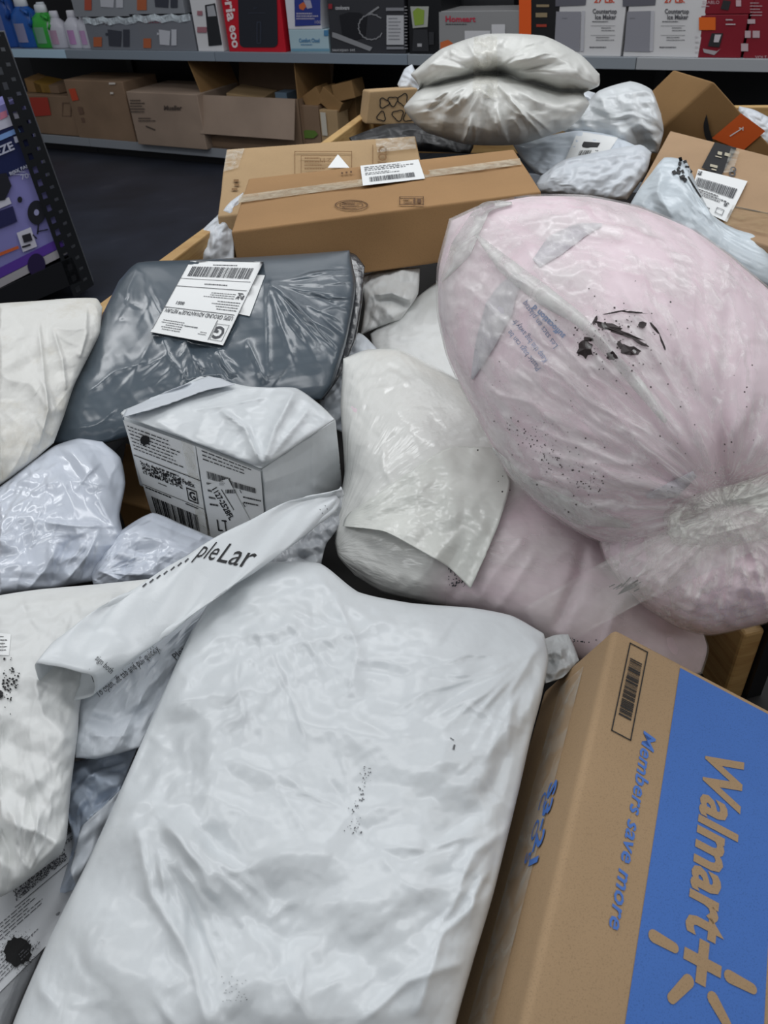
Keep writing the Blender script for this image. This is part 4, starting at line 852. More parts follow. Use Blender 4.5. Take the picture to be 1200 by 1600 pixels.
bag('side_gusset', None, None, [[(540, 392), (556, 398), (570, 416)], [(570, 416), (566, 470), (556, 530), (530, 590), (506, 624)], [(492, 626), (506, 624)], [(540, 392), (548, 440), (542, 490), (528, 545), (510, 595), (492, 626)]],
 plane_at(545, 500, .838, .3), .012, .02, M_DARK2, ex=(.05, .05), katt=.02, n=60, m=24, coarse=.4, fold=.003, lam=30, seed=113, parent=grey)['label'] = 'darker see-through seam'
W = on_surf(grey.name, .003)
patch('label_backing', [(372, 428), (414, 430), (390, 494), (362, 488)], W, M_PAPER, grey, 8, 8)
LQ = [(349, 540), (235, 519), (297, 407), (412, 409)]
lab = patch('shipping_label', LQ, on_surf(grey.name, .0042), M_PAPER, grey, 12, 12)
p = Print(quad_map(LQ, on_surf(lab.name, .0014), 100, 130), 4)
p.rect(0, 34, 100, .9); p.rect(0, 44, 100, .9); p.rect(20, 4, .8, 30); p.frame(0, 0, 100, 130, .6); p.text('G', 6, 25, 17, w=12, bold=True); p.frame(4, 5, 15, 24, .5)
p.text('USPS GROUND ADVANTAGE\u2122 RETURN', 4, 42, 6.2, w=92, bold=.012); p.lines(60, 8, 36, 18, 5, seed=3); p.lines(26, 10, 12, 6, 2, seed=5); p.lines(40, 18, 20, 5, 1, seed=6)
p.lines(4, 50, 34, 16, 4, seed=8); p.text('0051', 74, 56, 5, w=12, bold=True); p.dots(3, 68, 9, 10, 9, 9, 4); p.lines(14, 68, 40, 10, 3, seed=2); p.rect(0, 82, 100, .8); p.rect(0, 96, 100, .6); p.lines(30, 88, 40, 6, 1, seed=7); p.bars(8, 101, 84, 18, 46, 6); p.lines(30, 122, 40, 5, 1, seed=9)
p.build('label_print', M_INK2, grey)

# ------------------------------------------------------------------ pile, small pieces in the gaps
bag('rolled_mailer', 'small rolled-up white mailer between the long carton and the round bag', 'mailer', [[(563, 432), (600, 421), (656, 418)], [(656, 418), (653, 460), (626, 500)], [(563, 524), (590, 512), (626, 500)], [(563, 432), (570, 475), (563, 524)]],
 plane_at(608, 465, .80, .4), .03, .04, M_WHITE2, ex=(.16, .16), katt=.014, n=60, m=60, coarse=.35, fold=.010, lam=40, seed=121, creases=[([(585, 470), (610, 468), (640, 478)], -.02, 7, 'g'), ([(585, 462), (612, 458), (640, 470)], .014, 6)])
bag('poly_mailer', 'flat white mailer half hidden behind the pink bedding, below the rolled-up one', 'mailer', [[(578, 522), (620, 490), (690, 436), (725, 450)], [(725, 450), (720, 540), (745, 610)], [(590, 562), (680, 600), (745, 610)], [(578, 522), (582, 545), (590, 562)]],
 plane_at(650, 530, .755, .2), .03, .04, M_WHITE2, ex=(.06, .06), n=60, m=60, fold=.006, lam=60, seed=123)
bag('poly_mailer', 'white crumpled mailer corner beside the right end of the slate grey mailer', 'mailer', [[(515, 560), (560, 520), (590, 545)], [(590, 545), (560, 600), (545, 680)], [(500, 660), (545, 680)], [(515, 560), (500, 620), (500, 660)]],
 plane_at(540, 600, .765, .3), .02, .04, M_GREYW, ex=(.2, .2), katt=.014, n=50, m=50, coarse=.4, fold=.012, lam=35, seed=125)
bag('poly_mailer', 'crumpled clear-white mailer scrap in the gap under the tip of the rolled flap', 'mailer', [[(420, 850), (470, 800), (535, 770)], [(535, 770), (540, 810), (510, 850), (500, 890)], [(400, 900), (450, 905), (500, 890)], [(420, 850), (405, 875), (400, 900)]],
 plane_at(470, 845, .765, .3), .012, .04, plastic('grey_white_poly', '#a9adb2', .25, .5, .2, coat=.4), ex=(.2, .2), katt=.014, n=50, m=50, coarse=.4, fold=.014, lam=35, seed=127)
bag('poly_mailer', 'white mailer end poking up between the pine rail and the long carton', 'mailer', [[(338, 338), (360, 315), (381, 300)], [(381, 300), (366, 350), (366, 408)], [(272, 408), (320, 410), (366, 408)], [(338, 338), (300, 375), (272, 408)]],
 plane_at(335, 370, .845, .5), .02, .04, M_GREYW, ex=(.16, .16), katt=.014, n=60, m=50, coarse=.35, fold=.012, lam=40, seed=129)
T = [U(196, 690, .70), U(260, 720, .70), U(250, 800, .68), U(180, 780, .68)]
tag(softbox('shipping_carton', T, [q - np.array([0, 0, .09]) for q in T], M_CARD3, n=6), 'brown carton corner in the dark gap left of the label-covered parcel', 'box')

# ------------------------------------------------------------------ pile, cartons and bags farther back
def quadbox(name, px, z, down, mat, label, cat='box', **kw):
    T = [U(u, v, zz) for (u, v), zz in zip(px, z)]
    o = softbox(name, T, [p + np.asarray(down, float) for p in T], mat, **kw); tag(o, label, cat)
    n_ = unit(np.cross(T[1] - T[0], T[3] - T[0])); n_ = n_ if n_[2] > 0 else -n_
    return o, T, n_
lb, T, n_ = quadbox('shipping_carton', [(388, 279), (803, 233), (846, 299), (361, 362)], [.955] * 4, (.004, -.006, -.111), M_CARD5, 'long flat brown carton with a white label and clear tape across its top', seed=8, n=18, dent=.003)
pt = on_plane(T[0], n_, .004); pt2 = on_plane(T[0], n_, .005); pt3 = on_plane(T[0], n_, .006)
patch('packing_tape', [(374, 305), (812, 247), (815, 257), (372, 317)], pt, film('dull_tape', '#d8cbb4', .45, .8, scale=(14, 14, 14), rough=.15), lb, 4, 30)
LQ = [(563, 259), (654, 249), (664, 279), (567, 290)]; patch('shipping_label', LQ, pt2, M_PAPER, lb, 4, 4)
p = Print(quad_map(LQ, pt3, 100, 40), 200); p.bars(12, 25, 74, 9, 44, 3); p.lines(6, 4, 88, 10, 3, .3); p.lines(6, 16, 60, 6, 2, .3); p.build('label_print', M_INK2, lb)
p = Print(pt, 200)
for a in range(40):
    t0 = 6.283 * a / 40; t1 = 6.283 * (a + 1) / 40
    for k in (1, .72): p.poly([(549 + 26 * k * math.cos(t0), 320 + 8 * k * math.sin(t0)), (549 + 26 * k * math.cos(t1), 320 + 8 * k * math.sin(t1)), (549 + 24 * k * math.cos(t1), 320 + 7 * k * math.sin(t1)), (549 + 24 * k * math.cos(t0), 320 + 7 * k * math.sin(t0))])
p.lines(535, 316, 28, 9, 3, .5); p.frame(624, 307, 38, 13, 1.2); p.rect(630, 310, 9, 1.5); p.rect(630, 315, 14, 1.5); p.rect(646, 309, 3, 9); p.rect(652, 310, 6, 7)
for k in range(3): p.rect(533 + k * 7, 269 - k, 3, 3)
p.build('printed_stamps', flat('#5b3d20', .7), lb)
p = Print(on_plane(T[3], unit(np.cross(T[2] - T[3], np.array([0, 0, 1.]))), .004), 200); p.rect(804, 308, 22, 1.6, -.1); p.rect(804, 308, 1.6, 10); p.build('side_print', M_INK2, lb)
rb, T, n_ = quadbox('shipping_carton', [(354, 233), (649, 212), (668, 300), (340, 338)], [.95, .95, .885, .885], (.0, -.01, -.05), M_CARD4, 'brown carton with dark print and shiny taped corners, behind the long flat one', seed=9, n=14, dent=.003)
pt = on_plane(T[0], n_, .004)
p = Print(pt, 200); p.text('COP', 592, 228, 13, rot=math.pi / 2 + .05, w=32, bold=True); p.frame(460, 236, 90, 40, 1.2); p.frame(470, 243, 60, 30, 1); p.text('LLZ', 500, 252, 5, w=18); p.lines(476, 246, 34, 22, 4, .4); p.rect(582, 226, 1.2, 40); p.rect(365, 280, 8, 4); p.rect(366, 287, 8, 3); p.rect(362, 294, 9, 3); p.build('printed_marks', flat('#7a5a34', .7), rb)
patch('packing_tape', [(586, 217), (648, 213), (650, 232), (590, 238)], pt, M_TAPE, rb, 4, 10); patch('packing_tape', [(354, 234), (382, 232), (372, 262), (349, 268)], pt, M_TAPE, rb, 4, 10)
Print(on_plane(T[0], n_, .006), 200).poly([(512, 262), (528, 241), (546, 262)]).build('paper_scrap', M_PAPER, rb)
q0 = U(571, 194, .86); fn_ = unit([.12, -1, .12])
T = [UP(u, v, q0, fn_) for u, v in ((577, 142), (652, 137), (668, 198), (571, 194))]
cb = softbox('shipping_carton', T, [q - fn_ * .16 for q in T], M_CARD4, n=8, r=.006); tag(cb, 'brown carton with black balloon lettering at the far left corner of the bin', 'box')
pt = on_plane(T[0], unit(np.cross(T[1] - T[0], T[3] - T[0])), .004); p = Print(pt, 200)
def balloon(cx, cy, w, h, dirs):
    q = [(cx + w * math.cos(t) * (1 + .18 * math.cos(3 * t + dirs)), cy + h * math.sin(t) * (1 + .18 * math.cos(3 * t + dirs))) for t in np.linspace(0, 6.283, 26)]
    for (a, b), (c, d) in zip(q[:-1], q[1:]): p.rect(a, b, math.hypot(c - a, d - b) + .6, 1.6, math.atan2(d - b, c - a))
for a in ((600, 161, 8, 8, 0), (614, 158, 8, 8, 1.6), (630, 156, 8, 10, 3), (596, 182, 7, 8, 4), (622, 180, 9, 9, 2.2), (638, 182, 8, 9, 5)): balloon(*a)
p.build('balloon_lettering', M_INK, cb)
bag('bin_liner', 'black plastic bag behind the brown cartons in the bin', 'bag', [[(545, 215), (600, 195), (650, 192), (720, 205)], [(720, 205), (740, 225), (735, 240)], [(560, 232), (640, 236), (735, 240)], [(545, 215), (550, 225), (560, 232)]],
 plane_at(640, 215, .85, .5), .04, .05, plastic('black_poly', '#121316', .4, .1, .0), ex=(.1, .1), katt=.02, n=50, m=60, coarse=.3, fold=.014, lam=40, seed=131)
# two-lobed pillow bag
def pillow():
    root = empty('pillow_bag', U(770, 225, .84), 'white plastic pillow bag cinched by tape into two lobes, highest at the far end', 'bag')
    wst = (760, 114)
    rad = [([wst, ((wst[0] + a_) / 2 + random.uniform(-5, 5), (wst[1] + b_) / 2 + random.uniform(-3, 3)), (a_, b_)], random.choice((.02, .016, -.016)), random.uniform(4, 7)) for a_, b_ in [(690, 90), (730, 65), (780, 58), (850, 70), (890, 100), (690, 155), (720, 195), (745, 215), (785, 215), (825, 190), (850, 165)]]
    bag('bag_body', None, None, [[(641, 116), (690, 76), (760, 53), (850, 56), (908, 86), (937, 116)], [(937, 116), (936, 134), (912, 146), (921, 162), (905, 187), (885, 203)], [(668, 208), (730, 226), (810, 226), (885, 203)], [(641, 116), (655, 137), (631, 168), (648, 193), (668, 208)]],
      plane_at(775, 140, 1.03, .75), .16, .15, M_PILLOW, p=2.6, ex=(.06, .06), katt=.02, n=150, m=160, coarse=.22, ex2=.003, fold=.010, lam=60, seed=141, parent=root,
      bumps=[(775, 108, 24, 60, 0, -.05)], st=[(60, 70, .022, 3.5, ('c', 760, 114, 10, 80, 1.6, 3.1)), (20, 40, .015, 3, ('a', .8, .8))],
      creases=rad + [([(640, 142), (700, 127), (742, 117), (778, 114), (830, 129), (875, 142), (930, 142)], -.10, 7, 'r'), ([(640, 142), (700, 127), (742, 117), (778, 114), (830, 129), (875, 142), (930, 142)], -.05, 16, 'g')])
    return root
pillow_ = pillow()
for nm in list(SURF):
    pass
sU = sL = on_surf('bag_body', .008)
patch('tape_band', [(741, 58), (776, 55), (778, 152), (738, 154)], sU, M_TAPE, pillow_, 24, 8)
bag('poly_mailer', 'grey-white mailer scrap under the right end of the pillow bag', 'mailer', [[(880, 165), (905, 140), (930, 145)], [(930, 145), (925, 175), (900, 205)], [(860, 205), (900, 205)], [(880, 165), (865, 190), (860, 205)]], plane_at(898, 175, .90, .6), .04, .06, M_GREYW, ex=(.1, .1), n=40, m=40, fold=.02, lam=30, seed=145)
bag('poly_mailer', 'upright white mailer with a crumpled front between the pillow bag and the tilted carton', 'mailer', [[(903, 178), (935, 142), (985, 127), (1018, 140), (1033, 178)], [(1033, 178), (1037, 205), (1028, 240)], [(880, 205), (950, 228), (1028, 240)], [(903, 178), (890, 192), (880, 205)]],
 plane_at(965, 185, .92, .65), .09, .08, M_WHITE, ex=(.12, .12), katt=.014, n=70, m=70, coarse=.3, fold=.03, lam=45, seed=147)
lw = bag('poly_mailer', 'white mailer with a small shipping label, below the upright crumpled one', 'mailer', [[(800, 224), (850, 213), (905, 204), (960, 212), (1018, 240)], [(1018, 240), (1005, 270), (965, 290)], [(838, 272), (900, 290), (965, 290)], [(800, 224), (815, 248), (838, 272)]],
 plane_at(905, 245, .865, .35), .04, .08, plastic('blue_white_poly', '#d6dfe9', .3, .2, .05), ex=(.10, .10), katt=.016, n=70, m=80, coarse=.3, fold=.012, lam=60, seed=149)
W = on_surf(lw.name, .004); LQ = [(903, 205), (966, 215), (945, 246), (882, 252)]; lab = patch('shipping_label', LQ, W, M_PAPER, lw, 8, 10)
p = Print(quad_map(LQ, on_surf(lab.name, .001), 100, 60), 20); p.rect(18, 17, 38, 12); p.bars(20, 36, 44, 12, 20, 3); p.build('label_print', M_INK, lw)
bag('poly_mailer', 'puffed white mailer just above the round pink bag', 'mailer', [[(845, 275), (880, 250), (940, 236), (1000, 226), (1018, 238)], [(1018, 238), (1010, 270), (980, 312)], [(842, 300), (885, 306), (930, 312), (980, 312)], [(845, 275), (838, 288), (842, 300)]],
 plane_at(930, 275, .875, .45), .05, .06, M_GREYW, ex=(.10, .10), katt=.016, n=70, m=80, coarse=.3, fold=.012, lam=50, seed=151)
# tilted carton with a curved arrow
A_, C_, B_, D_ = U(1115, 127, 1.0), U(1235, 262, .81), U(1000, 232, .81), None
D_ = B_ + C_ - A_; bk = np.array([-.03, .22, .0])
tc = softbox('shipping_carton', [A_, C_, D_, B_], [q + bk for q in (A_, C_, D_, B_)], M_CARD3, n=12, r=.006, seed=12, dent=.003); tag(tc, 'brown carton tilted on its corner with a black curved arrow and orange sticker', 'box')
nf = unit(np.cross(C_ - A_, B_ - A_)); pf = on_plane(A_, nf, .004)
patch('orange_sticker', [(1158, 177), (1196, 205), (1160, 236), (1112, 216)], pf, flat('#d8622a', .5), tc, 4, 4)
p = Print(on_plane(A_, nf, .006), 200)
for i in range(8): p.rect(1140 + i * 2.2, 212 - i * 1.4, 2.6, 1.6, -.5)
p.rect(1155, 199, 7, 1.6, .3); p.rect(1160, 198, 1.6, 6); p.build('sticker_print', M_PAPER, tc)
pts1 = catmull([(1104, 178), (1099, 195), (1101, 212), (1108, 226)], 0, 14); pts2 = catmull([(1108, 226), (1114, 220), (1109, 205), (1104, 178)], 0, 14)
Print(pf, 200).add([tuple(q) for q in np.vstack([pts1, pts2[::-1]])], [[i, i + 1, 14 + i + 1, 14 + i] for i in range(13)]).build('curved_arrow', M_INK, tc, 'black curved arrow')
fb, T, n_ = quadbox('shipping_carton', [(1047, 204), (1300, 268), (1300, 415), (986, 316)], [.90] * 4, (0, -.01, -.295), M_CARD2, 'wide brown carton with black tape and a white label at the right edge', seed=13, n=14, dent=.003)
pt = on_plane(T[0], n_, .004); pt2 = on_plane(T[0], n_, .006)
patch('printed_tape', [(1117, 222), (1151, 231), (1127, 274), (1096, 262)], pt, M_INK, fb, 4, 4, 'black printed tape')
p = Print(pt2, 200); p.rect(1122, 236, 7, 5, .25); p.rect(1118, 243, 10, 1.5, .25); p.rect(1110, 256, 12, 4, .25); p.rect(1133, 238, 9, 5, .25); p.rect(1112, 263, 8, 2, .25); p.build('tape_print', flat('#b9b29e', .5), fb)
patch('packing_tape', [(1142, 232), (1156, 236), (1145, 268), (1130, 270)], pt2, M_TAPE, fb, 4, 4)
LQ = [(1091, 264), (1168, 283), (1136, 347), (1074, 318)]; patch('shipping_label', LQ, pt2, M_PAPER, fb, 4, 4)
p = Print(quad_map(LQ, on_plane(T[0], n_, .008), 100, 80), 200); p.bars(4, 16, 88, 18, 40, 4); p.dots(2, 3, 10, 7, 8, 5); p.lines(16, 38, 70, 14, 3, .4); p.dots(80, 44, 9, 8, 8, 7); p.lines(10, 62, 50, 12, 2, .4); p.frame(70, 60, 16, 12, 1); p.build('label_print', M_INK2, fb)
p = Print(pt, 200); p.text('8', 1138, 274, 15, rot=.2, w=11); p.rect(1148, 322, 54, 1.4, .2); p.build('printed_marks', M_INK2, fb)
patch('packing_tape', [(1145, 320), (1290, 350), (1290, 385), (1130, 350)], pt2, film('shiny_tape', '#cbb28c', .15, .5, scale=(9, 9, 9), rough=.06, bump=.8), fb, 4, 10)
wb2 = bag('poly_mailer', 'white mailer with a black-scuffed peak at the right edge behind the round bag', 'mailer', [[(1014, 275), (1038, 246), (1072, 252), (1090, 292), (1112, 335), (1150, 357), (1250, 372)], [(1250, 372), (1292, 410), (1290, 460)], [(984, 320), (1060, 370), (1150, 430), (1230, 470), (1290, 460)], [(1014, 275), (998, 296), (984, 320)]],
 plane_at(1090, 350, .90, .45), .06, .07, plastic('pale_blue_white_poly', '#d3dde4', .3, .2, .06), ex=(.08, .08), katt=.016, n=90, m=100, coarse=.3, fold=.008, lam=70, seed=153, creases=[([(1070, 262), (1085, 300), (1120, 345)], .014, 8), ([(1035, 260), (1028, 300), (1050, 340)], .014, 10)])
p = Print(on_surf(wb2.name, .003), 20); r = random.Random(2)
for i in range(14): p.rect(1066 + r.gauss(0, 5), 264 + r.gauss(0, 7), r.uniform(3, 9), r.uniform(2, 7), r.uniform(0, 3))
for i in range(12): p.rect(1076 + i * 1.6, 275 + i * 2.6, 5, 2.2, 1.0)
p.build('black_scuff', M_INK, wb2)

bag('poly_mailer', 'pale mailer corner sticking up behind the left end of the pillow bag', 'mailer', [[(621, 132), (632, 108), (644, 100)], [(644, 100), (655, 125), (660, 145)], [(625, 140), (660, 145)], [(621, 132), (625, 140)]], plane_at(640, 130, .95, .7), .03, .04, M_GREYW, ex=(.1, .1), n=30, m=30, fold=.02, lam=25, seed=161)
bag('poly_mailer', 'white mailer edge behind the tilted carton at the right frame edge', 'mailer', [[(1155, 166), (1180, 172), (1225, 196)], [(1225, 196), (1235, 215), (1235, 240)], [(1150, 185), (1190, 225), (1235, 240)], [(1155, 166), (1150, 185)]], plane_at(1195, 205, .85, .6), .03, .04, M_GREYW, ex=(.1, .1), n=40, m=40, fold=.02, lam=25, seed=163)

# ------------------------------------------------------------------ shelving along the back
ST = sz(300, 81)[1]; SB = sz(300, 95)[1]; DT = sz(110, 214)[1]; DB = sz(110, 224)[1]
M_NAVY = flat('#1b2140', .35)
she = empty('store_shelving', SP(2.5, 0), 'long dark metal store shelving unit with pale grey shelf edges', 'shelving')
cuts = [sz(-60, 85)[0], sz(103, 85)[0], sz(336, 88)[0], sz(637, 92)[0], sz(994, 98)[0], sz(1260, 104)[0]]
cols = ['#b9d6ea', '#848f9b', '#7f8a96', '#8b9299', '#a3a6aa']
for a, b, c in zip(cuts[:-1], cuts[1:], cols):
    def slab(name, z0, z1, o0, o1, mat, bev=.002):
        m = MB(); m.hexa([SP(a + .002, z1, o0), SP(b - .002, z1, o0), SP(b - .002, z1, o1), SP(a + .002, z1, o1)], [SP(a + .002, z0, o0), SP(b - .002, z0, o0), SP(b - .002, z0, o1), SP(a + .002, z0, o1)]); return m.build(name, mat, she, bevel=bev)
    slab('shelf_board', ST - .025, ST, .012, .62, M_STEEL); slab('price_rail', SB, ST + .002, -.004, .012, flat(c, .35))
    slab('deck_board', DT - .02, DT, .012, .70, flat('#3a3d42', .4)); slab('deck_rail', DB - .01, DT + .002, -.004, .012, flat('#8b9097', .35))
    slab('kick_plate', 0, DB - .012, .06, .075, M_BLACK); slab('back_panel', DT, 1.9, .64, .66, flat('#141417', .6))
for s in cuts[1:-1]:
    m = MB(); m.box(SP(s, .95, .63), SD, SN, (0, 0, 1), .03, .02, .95); m.build('upright', M_BLACK, she)

def plane_f(off):
    return lambda u, v: PL(u, v, off)
def prod(name, label, cat, x0, x1, vt, base, mat, off=.03, dep=.26, ht=None, r=.003, x0t=None, group=None):
    """carton standing on a shelf: bottom corners by their place along the shelf, upright"""
    vb = 85 if base > .3 else 222
    vv = 79 + (x0 + x1) / 2 * .0125 if base > .3 else 222
    s0, s1 = sz(x0, vv, off)[0], sz(x1, vv, off)[0]; zt = ht + base if ht else sz((x0 + x1) / 2, vt, off)[1]
    T = [SP(s0, zt, off), SP(s1, zt, off), SP(s1, zt, off + dep), SP(s0, zt, off + dep)]
    o = softbox(name, T, [p - np.array([0, 0, zt - base]) for p in T], mat, n=5, r=r, dent=.0008, seed=int(x0)); tag(o, label, cat, group)
    o['_f'] = [s0, s1, base, zt, off]; return o
def face(o, d=.004):                           # label coordinates on a carton's front: x 0..1 across, y 0 (top) .. 1 (bottom)
    s0, s1, z0, z1, off = o['_f']; return lambda x, y: SP(s0 + (s1 - s0) * x, z1 - (z1 - z0) * y, off - d)
def ink(o, col, fn, name, d=.004, rough=.5):
    p = Print(face(o, d), .3); fn(p); return p.build(name, flat(col, rough), o)
def fpx(o, d=.004):
    return plane_f(o['_f'][4] - d)
def inkpx(o, col, fn, name, d=.004, rough=.5):
    p = Print(fpx(o, d), 400); fn(p); return p.build(name, flat(col, rough), o)

def bottle(label, xc, w, vt, col, capcol, labcol, handle=True, trig=False, off=.06):
    s0 = sz(xc, 80, off)[0]; hw = (sz(xc + w / 2, 80, off)[0] - sz(xc - w / 2, 80, off)[0]) / 2; zt = sz(xc, vt, off)[1]; H = zt - ST
    root = empty('detergent_bottle' if not trig else 'spray_bottle', SP(s0, ST, off + hw * .6), label, 'bottle')
    ring = lambda z, a, b: [SP(s0 + a * math.cos(t), ST + z * H, off + hw * .6 - b * math.sin(t)) for t in np.linspace(0, 6.2832, 16, endpoint=False)]
    pr_ = [(0, .94, .9), (.03, 1, 1), (.55, 1, 1), (.68, .86, .95), (.80, .45, .5), (.83, .40, .45)] if not trig else [(0, .9, .9), (.03, 1, 1), (.5, .98, 1), (.62, .7, .8), (.75, .42, .5), (.83, .38, .45)]
    V = []; 
    for z, a, b in pr_: V += ring(z, a * hw, b * hw * .6)
    F_ = [[i * 16 + k, i * 16 + (k + 1) % 16, (i + 1) * 16 + (k + 1) % 16, (i + 1) * 16 + k] for i in range(len(pr_) - 1) for k in range(16)] + [list(range(16))[::-1], [80 + k for k in range(16)]]
    fix_normals(mesh_obj('bottle_body', V, F_, flat(col, .3), root))
    V = []
    for z, a in ((.81, .42), (.82, .46), (.97, .42), (1.0, .36)): V += ring(z, a * hw, a * hw * .62)
    F_ = [[i * 16 + k, i * 16 + (k + 1) % 16, (i + 1) * 16 + (k + 1) % 16, (i + 1) * 16 + k] for i in range(3) for k in range(16)] + [list(range(16))[::-1], [48 + k for k in range(16)]]
    fix_normals(mesh_obj('cap', V, F_, flat(capcol, .4), root))
    m = MB()
    if handle: m.tube([SP(s0 + hw * .55, ST + H * .78, off + .01), SP(s0 + hw * 1.02, ST + H * .72, off + .012), SP(s0 + hw * 1.08, ST + H * .55, off + .012), SP(s0 + hw * .9, ST + H * .45, off + .012)], hw * .13, 8); m.build('handle', flat(col, .3), root, True)
    if trig:
        m.tube([SP(s0, ST + H * .96, off + hw * .6), SP(s0 - hw * .8, ST + H * 1.0, off + .01), SP(s0 - hw * 1.3, ST + H * .98, off)], hw * .24, 8); m.build('spray_trigger', flat(capcol, .4), root, True)
    V = [SP(s0 + hw * .8 * math.sin(t), ST + z * H, off + hw * .6 - hw * .64 * math.cos(t)) for z in (.12, .5) for t in np.linspace(-1, 1, 8)]
    mesh_obj('bottle_label', V, grid_faces(2, 8), flat(labcol, .5), root)
bottle('leftmost blue detergent bottle with white cap on the shelf', 10, 34, -32, '#2d58a8', '#dfe6ee', '#6f78a8')
bottle('blue detergent bottle with white cap left of the green one', 40, 38, -4, '#2b62b4', '#e4e9ef', '#8f8fb0')
bottle('green detergent bottle with white cap', 69, 36, 8, '#3fae46', '#e4e9ef', '#7aa58b')
bottle('blue detergent bottle peeking out behind the green one', 74, 26, 4, '#2a55a2', '#dfe6ee', '#5f70a8', off=.16)
bottle('white and pink bottle right of the green detergent bottle', 90, 27, 18, '#c9c9d4', '#dcdce6', '#b493ab', False)
bottle('white bottle with a lilac label, second from the grey cartons', 117, 26, 17, '#d3d4df', '#e6e6ee', '#bd8fc0', False)
bottle('white bottle with a lilac label next to the grey cartons', 135, 22, 18, '#d3d4df', '#e6e6ee', '#c29cc6', False)

GB = '#8b9097'
def pot(p, x, y, w, h):
    p.poly([(x, y), (x + w, y + h * .1), (x + w * .93, y + h), (x + w * .1, y + h * .95)]); p.rect(x + w * 1.1, y, w * .45, h); p.rect(x - w * .15, y + h * .2, w * .15, h * .15)
g1 = prod('appliance_carton', 'grey carton with dark appliance picture, lower left of the grey stack', 'box', 143, 224, 28, ST, flat('#777b84', .45))
inkpx(g1, '#3c3f4a', lambda p: pot(p, 168, 46, 22, 27), 'appliance_picture'); inkpx(g1, '#b4633f', lambda p: p.rect(146, 58, 13, 15), 'orange_sticker'); inkpx(g1, '#5d4048', lambda p: p.text('air fryer', 148, 38, 6), 'carton_print')
g2 = prod('appliance_carton', 'grey carton with pale appliance picture, lower right of the grey stack', 'box', 221, 308, 24, ST, flat('#787b83', .45))
inkpx(g2, '#c3c5cd', lambda p: pot(p, 248, 46, 18, 25), 'appliance_picture'); inkpx(g2, '#b4633f', lambda p: p.rect(224, 60, 12, 15), 'orange_sticker'); inkpx(g2, '#8b4a5a', lambda p: p.text('kettle', 224, 36, 7, w=30), 'carton_print')
for o in (g1, g2):
    s0, s1, z0, z1, off = o['_f']
    q = MB(); q.add([SP(s0 + (s1 - s0) * i / 10, z1 + .004 - .02 * j + .008 * math.sin(i * 2.1), off - .006 - .004 * (i % 2)) for j in range(3) for i in range(11)], grid_faces(3, 11).tolist()); q.build('shrink_film', film('shrink_film', '#e6f2fa', .3, .95, scale=(9, 9, 9), rough=.1), o, True)
zt1 = g1['_f'][3]; zt2 = g2['_f'][3]
g3 = prod('appliance_carton', 'grey carton with pale appliance picture, upper left of the grey stack', 'box', 132, 214, 0, zt1 + .008, flat('#8b8f96', .45), ht=.26)
g4 = prod('appliance_carton', 'grey carton with dark appliance picture, upper right of the grey stack', 'box', 209, 300, 0, zt2 + .008, flat('#8b8f96', .45), ht=.26)
inkpx(g3, '#c3c5cd', lambda p: pot(p, 155, -14, 24, 26), 'appliance_picture'); inkpx(g3, '#b4533f', lambda p: p.rect(132, -6, 11, 22), 'orange_sticker')
inkpx(g4, '#3c3f4a', lambda p: pot(p, 240, -14, 24, 26), 'appliance_picture'); inkpx(g4, '#b4633f', lambda p: p.rect(214, -6, 15, 22), 'orange_sticker')
b1 = prod('blender_carton', 'white carton with black blender picture left of the red box', 'box', 311, 350, -40, ST, flat('#d9d9dc', .45), ht=.42)
inkpx(b1, '#26282d', lambda p: p.poly([(320, 8), (336, 5), (347, 70), (326, 72)]), 'blender_picture'); inkpx(b1, '#a8aab0', lambda p: p.poly([(323, 10), (334, 8), (338, 25), (325, 26)]), 'jar_picture', .006); inkpx(b1, '#a4707a', lambda p: (p.rect(308, 42, 15, 9), p.rect(308, 17, 8, 7)), 'red_print', .005)
rd = prod('air_fryer_carton', 'red carton with black air fryer picture and white lettering', 'box', 359, 447, -60, ST, flat('#c0182a', .4), ht=.52)
def fry(p):
    c = []; 
    for (cx, cy, t0) in ((382, 66, 1.57), (426, 66, 0.), (424, -20, -1.57), (379, -20, 3.14)):
        for k in range(6): t = t0 + 1.57 * (1 - k / 5.) if False else t0 + 1.57 * (1 - k / 5); c.append((cx + 8 * math.cos(t), cy + 8 * math.sin(t)))
    p.poly(c)
inkpx(rd, '#23262f', fry, 'air_fryer_picture'); inkpx(rd, '#3b4150', lambda p: (p.frame(401, 34, 7, 34, 1.2), p.text('air', 396, 14, 4), p.rect(388, 20, 27, .8)), 'air_fryer_handle', .006)
inkpx(rd, '#e9d9db', lambda p: (p.text('oria', 349, -14, 14, rot=1.42, w=48, bold=True), p.text('eoo', 358, 40, 13, rot=1.42, w=36, bold=True)), 'white_lettering')
lb1 = prod('small_carton', 'pale blue flat carton under the dark blue one', 'box', 455, 515, 46, ST, flat('#a9c2cc', .45))
inkpx(lb1, '#4a7fa8', lambda p: (p.text('Comfort Cloud', 467, 66, 6, w=32, bold=True), p.lines(470, 69, 26, 5, 1), p.rect(506, 47, 7, 9)), 'blue_print'); inkpx(lb1, '#6f9ab0', lambda p: p.rect(455, 76, 60, 4), 'blue_band')
db1 = prod('small_carton', 'dark blue carton with white border and orange emblem', 'box', 455, 506, -40, lb1['_f'][3] + .001, flat('#d5d6de', .45), ht=.30)
inkpx(db1, '#2c3a86', lambda p: p.poly([(459, -30), (500, -30), (501, 39), (461, 41)]), 'blue_panel'); inkpx(db1, '#c8643a', lambda p: p.poly([(467, 8), (474, 3), (479, 9), (474, 16), (468, 14)]), 'emblem', .006)
